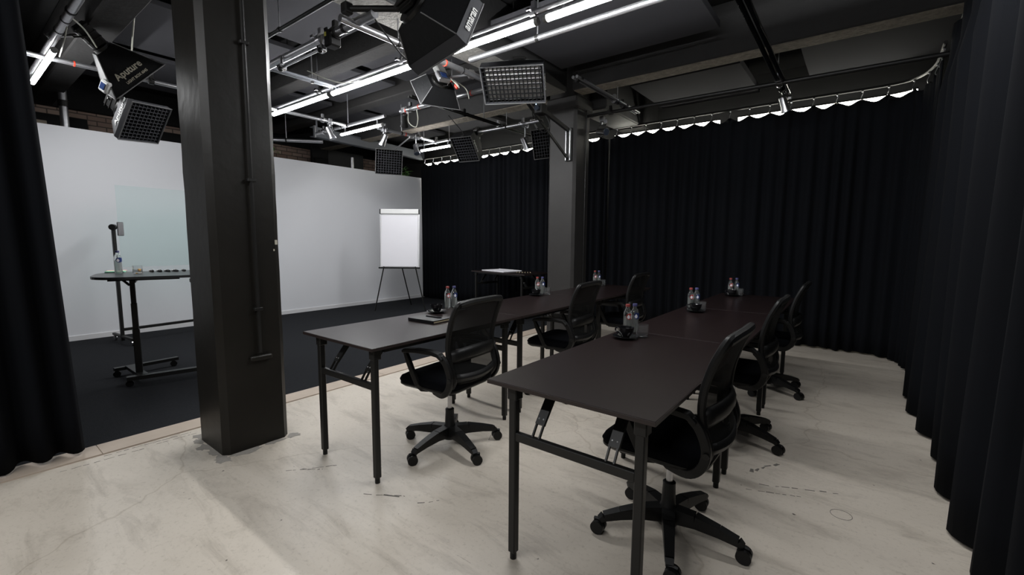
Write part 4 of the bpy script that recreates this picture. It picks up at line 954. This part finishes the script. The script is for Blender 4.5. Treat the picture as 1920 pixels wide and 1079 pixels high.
base.bar(dpt(-5.57, .98, .075), dpt(-5.61, 1.50, .075), .05, .03); base.bar(dpt(-5.12, .98, .075), dpt(-4.98, 1.62, .075), .06, .035)
base.bar(dpt(-5.58, 1.1, .08), dpt(-5.1, 1.1, .08), .07, .03)
bs = base.build('foot_frame', 'black_metal', ds)
for (x, y) in ((-5.57, 1.0), (-5.60, 1.46), (-5.12, 1.0), (-5.0, 1.56)):
    a = dpt(x, y, .03); MB().cyl((a[0]-.016, a[1], .03), (a[0]+.016, a[1], .03), .03, n=14).cyl((a[0], a[1], .03), (a[0], a[1], .065), .009, n=8).build('caster', 'black_plastic', bs, smooth=True)
# what stands on the desk
bt = dup(proto[1], (-5.33, 1.03, DT), 0, 'water bottle with blue cap on the black standing desk by the near pillar'); bt.rotation_euler[2] = .6
bt.scale = (1.15, 1.15, 1.15)
dup(proto[2], (-5.21, 1.14, DT), 0, 'clear water glass among pens on the black standing desk')
for (lb, loc, rz, m_) in (('pink sticky pad on the standing desk, left of the bottle', (-5.66, 1.08, DT), -.4, 'pink'), ('yellowish sticky pad on the standing desk behind the bottle', (-5.58, 1.06, DT), -.4, 'yellow_green'), ('green sticky pad on the standing desk, nearest the edge', (-5.50, 1.04, DT), -.4, 'green')):
    t = thing('sticky_pad', lb, 'notepad', loc, rz); MB().box((0, 0, .006), (.075, .14, .012)).build('sheets', m_, t); MB().box((0, 0, .0015), (.078, .143, .003)).build('backing_card', 'notebook', t)
m0 = None
for k in range(9):
    row = k//5; lb = 'black marker pen in the bundle on the standing desk'
    loc = (-5.42+.03*(k % 5)+.05*row, 1.30+.055*(k % 5)-.02*row, DT+.009)
    if m0 is None:
        m0 = thing('marker_pen', lb, 'marker', loc, 1.3, 'markers on the standing desk'); MB().cyl((0, -.05, 0), (0, .03, 0), .0085, n=10).build('barrel', 'black_plastic', m0, smooth=True); MB().cyl((0, .03, 0), (0, .065, 0), .009, n=10).build('cap', 'white_plastic', m0, smooth=True)
    else: dup(m0, loc, 1.3+.05*k, lb)
er = MB().box((0, 0, .012), (.05, .03, .024), ch=.004).build('eraser', 'orange', None); er.location = (-5.40, 1.20, DT); tag(er, 'small orange block beside the bottle on the standing desk', 'eraser')

# ------------------------------------------------------------------ things behind the set wall
def plant(label, loc, n, seed, sc):
    rng = random.Random(seed); t = thing('potted_plant', label, 'plant', loc)
    MB().lathe([(.10, 0), (.14, .25), (.145, .26), (.13, .26), (.12, .22), (.001, .22)], 18, cap1=False).build('pot', 'black_plastic', t, smooth=True)
    MB().tube([(0, 0, .2), (.02, .01, 1.4), (0, 0, 2.5)], .015, 6).build('stem', 'wood_board', t, smooth=True)
    m = MB()
    for k in range(n):
        a = rng.uniform(0, 2*PI); el = rng.uniform(-.3, .9); ln = rng.uniform(.10, .2)*sc; z = rng.uniform(2.55, 2.92)
        d = Vector((math.cos(a)*math.cos(el), math.sin(a)*math.cos(el), math.sin(el))); p = Vector((rng.uniform(-.08, .08), rng.uniform(-.1, .1), z)); s = d.cross(Vector((0, 0, 1))).normalized()*ln*.16
        m.add([p, p+d*ln*.5+s, p+d*ln+Vector((0, 0, -.03)), p+d*ln*.5-s, p+d*ln*.5+Vector((0, 0, .012))], [(0, 1, 4), (1, 2, 4), (2, 3, 4), (3, 0, 4)])
    o = m.build('foliage', 'leaf', t); o['kind'] = 'stuff'
plant('green plant peeking over the white wall beside the rear curtain', (-8.36, 6.72, 0), 90, 1, 1.0)
plant('small plant showing above the white wall right of the near pillar', (-8.36, 3.80, 0), 40, 2, .7)
def board(label, loc, dims, m_, nm='dark_door'):
    t = thing(nm, label, 'door' if nm == 'dark_door' else 'board', loc)
    MB().box((0, 0, dims[2]/2), dims, ch=.006).build('leaf' if nm == 'dark_door' else 'board', m_, t)
    MB().box((dims[0]/2+.01, 0, dims[2]/2), (.02, dims[1]*.8, dims[2]*.8), ch=.004).build('inset_panel', m_, t)
    return t
board('grey door standing behind the white wall, right of the brick', (-9.5, 6.0, 0), (.06, .9, 3.3), 'door_grey')
board('black board behind the white wall, left of the grey door', (-9.4, 5.3, 0), (.08, .35, 3.4), 'dark_wall', 'tall_board')
board('black board behind the white wall at far left', (-9.4, 1.1, 0), (.08, 1.0, 3.1), 'dark_wall', 'tall_board')
board('narrow pale wooden board behind the white wall at far left', (-8.7, 1.02, 0), (.03, .12, 2.88), 'wood_board', 'narrow_board')
board('black board behind the small gridded softbox at upper left', (-9.4, 2.75, 0), (.08, .9, 3.1), 'dark_wall', 'tall_board')
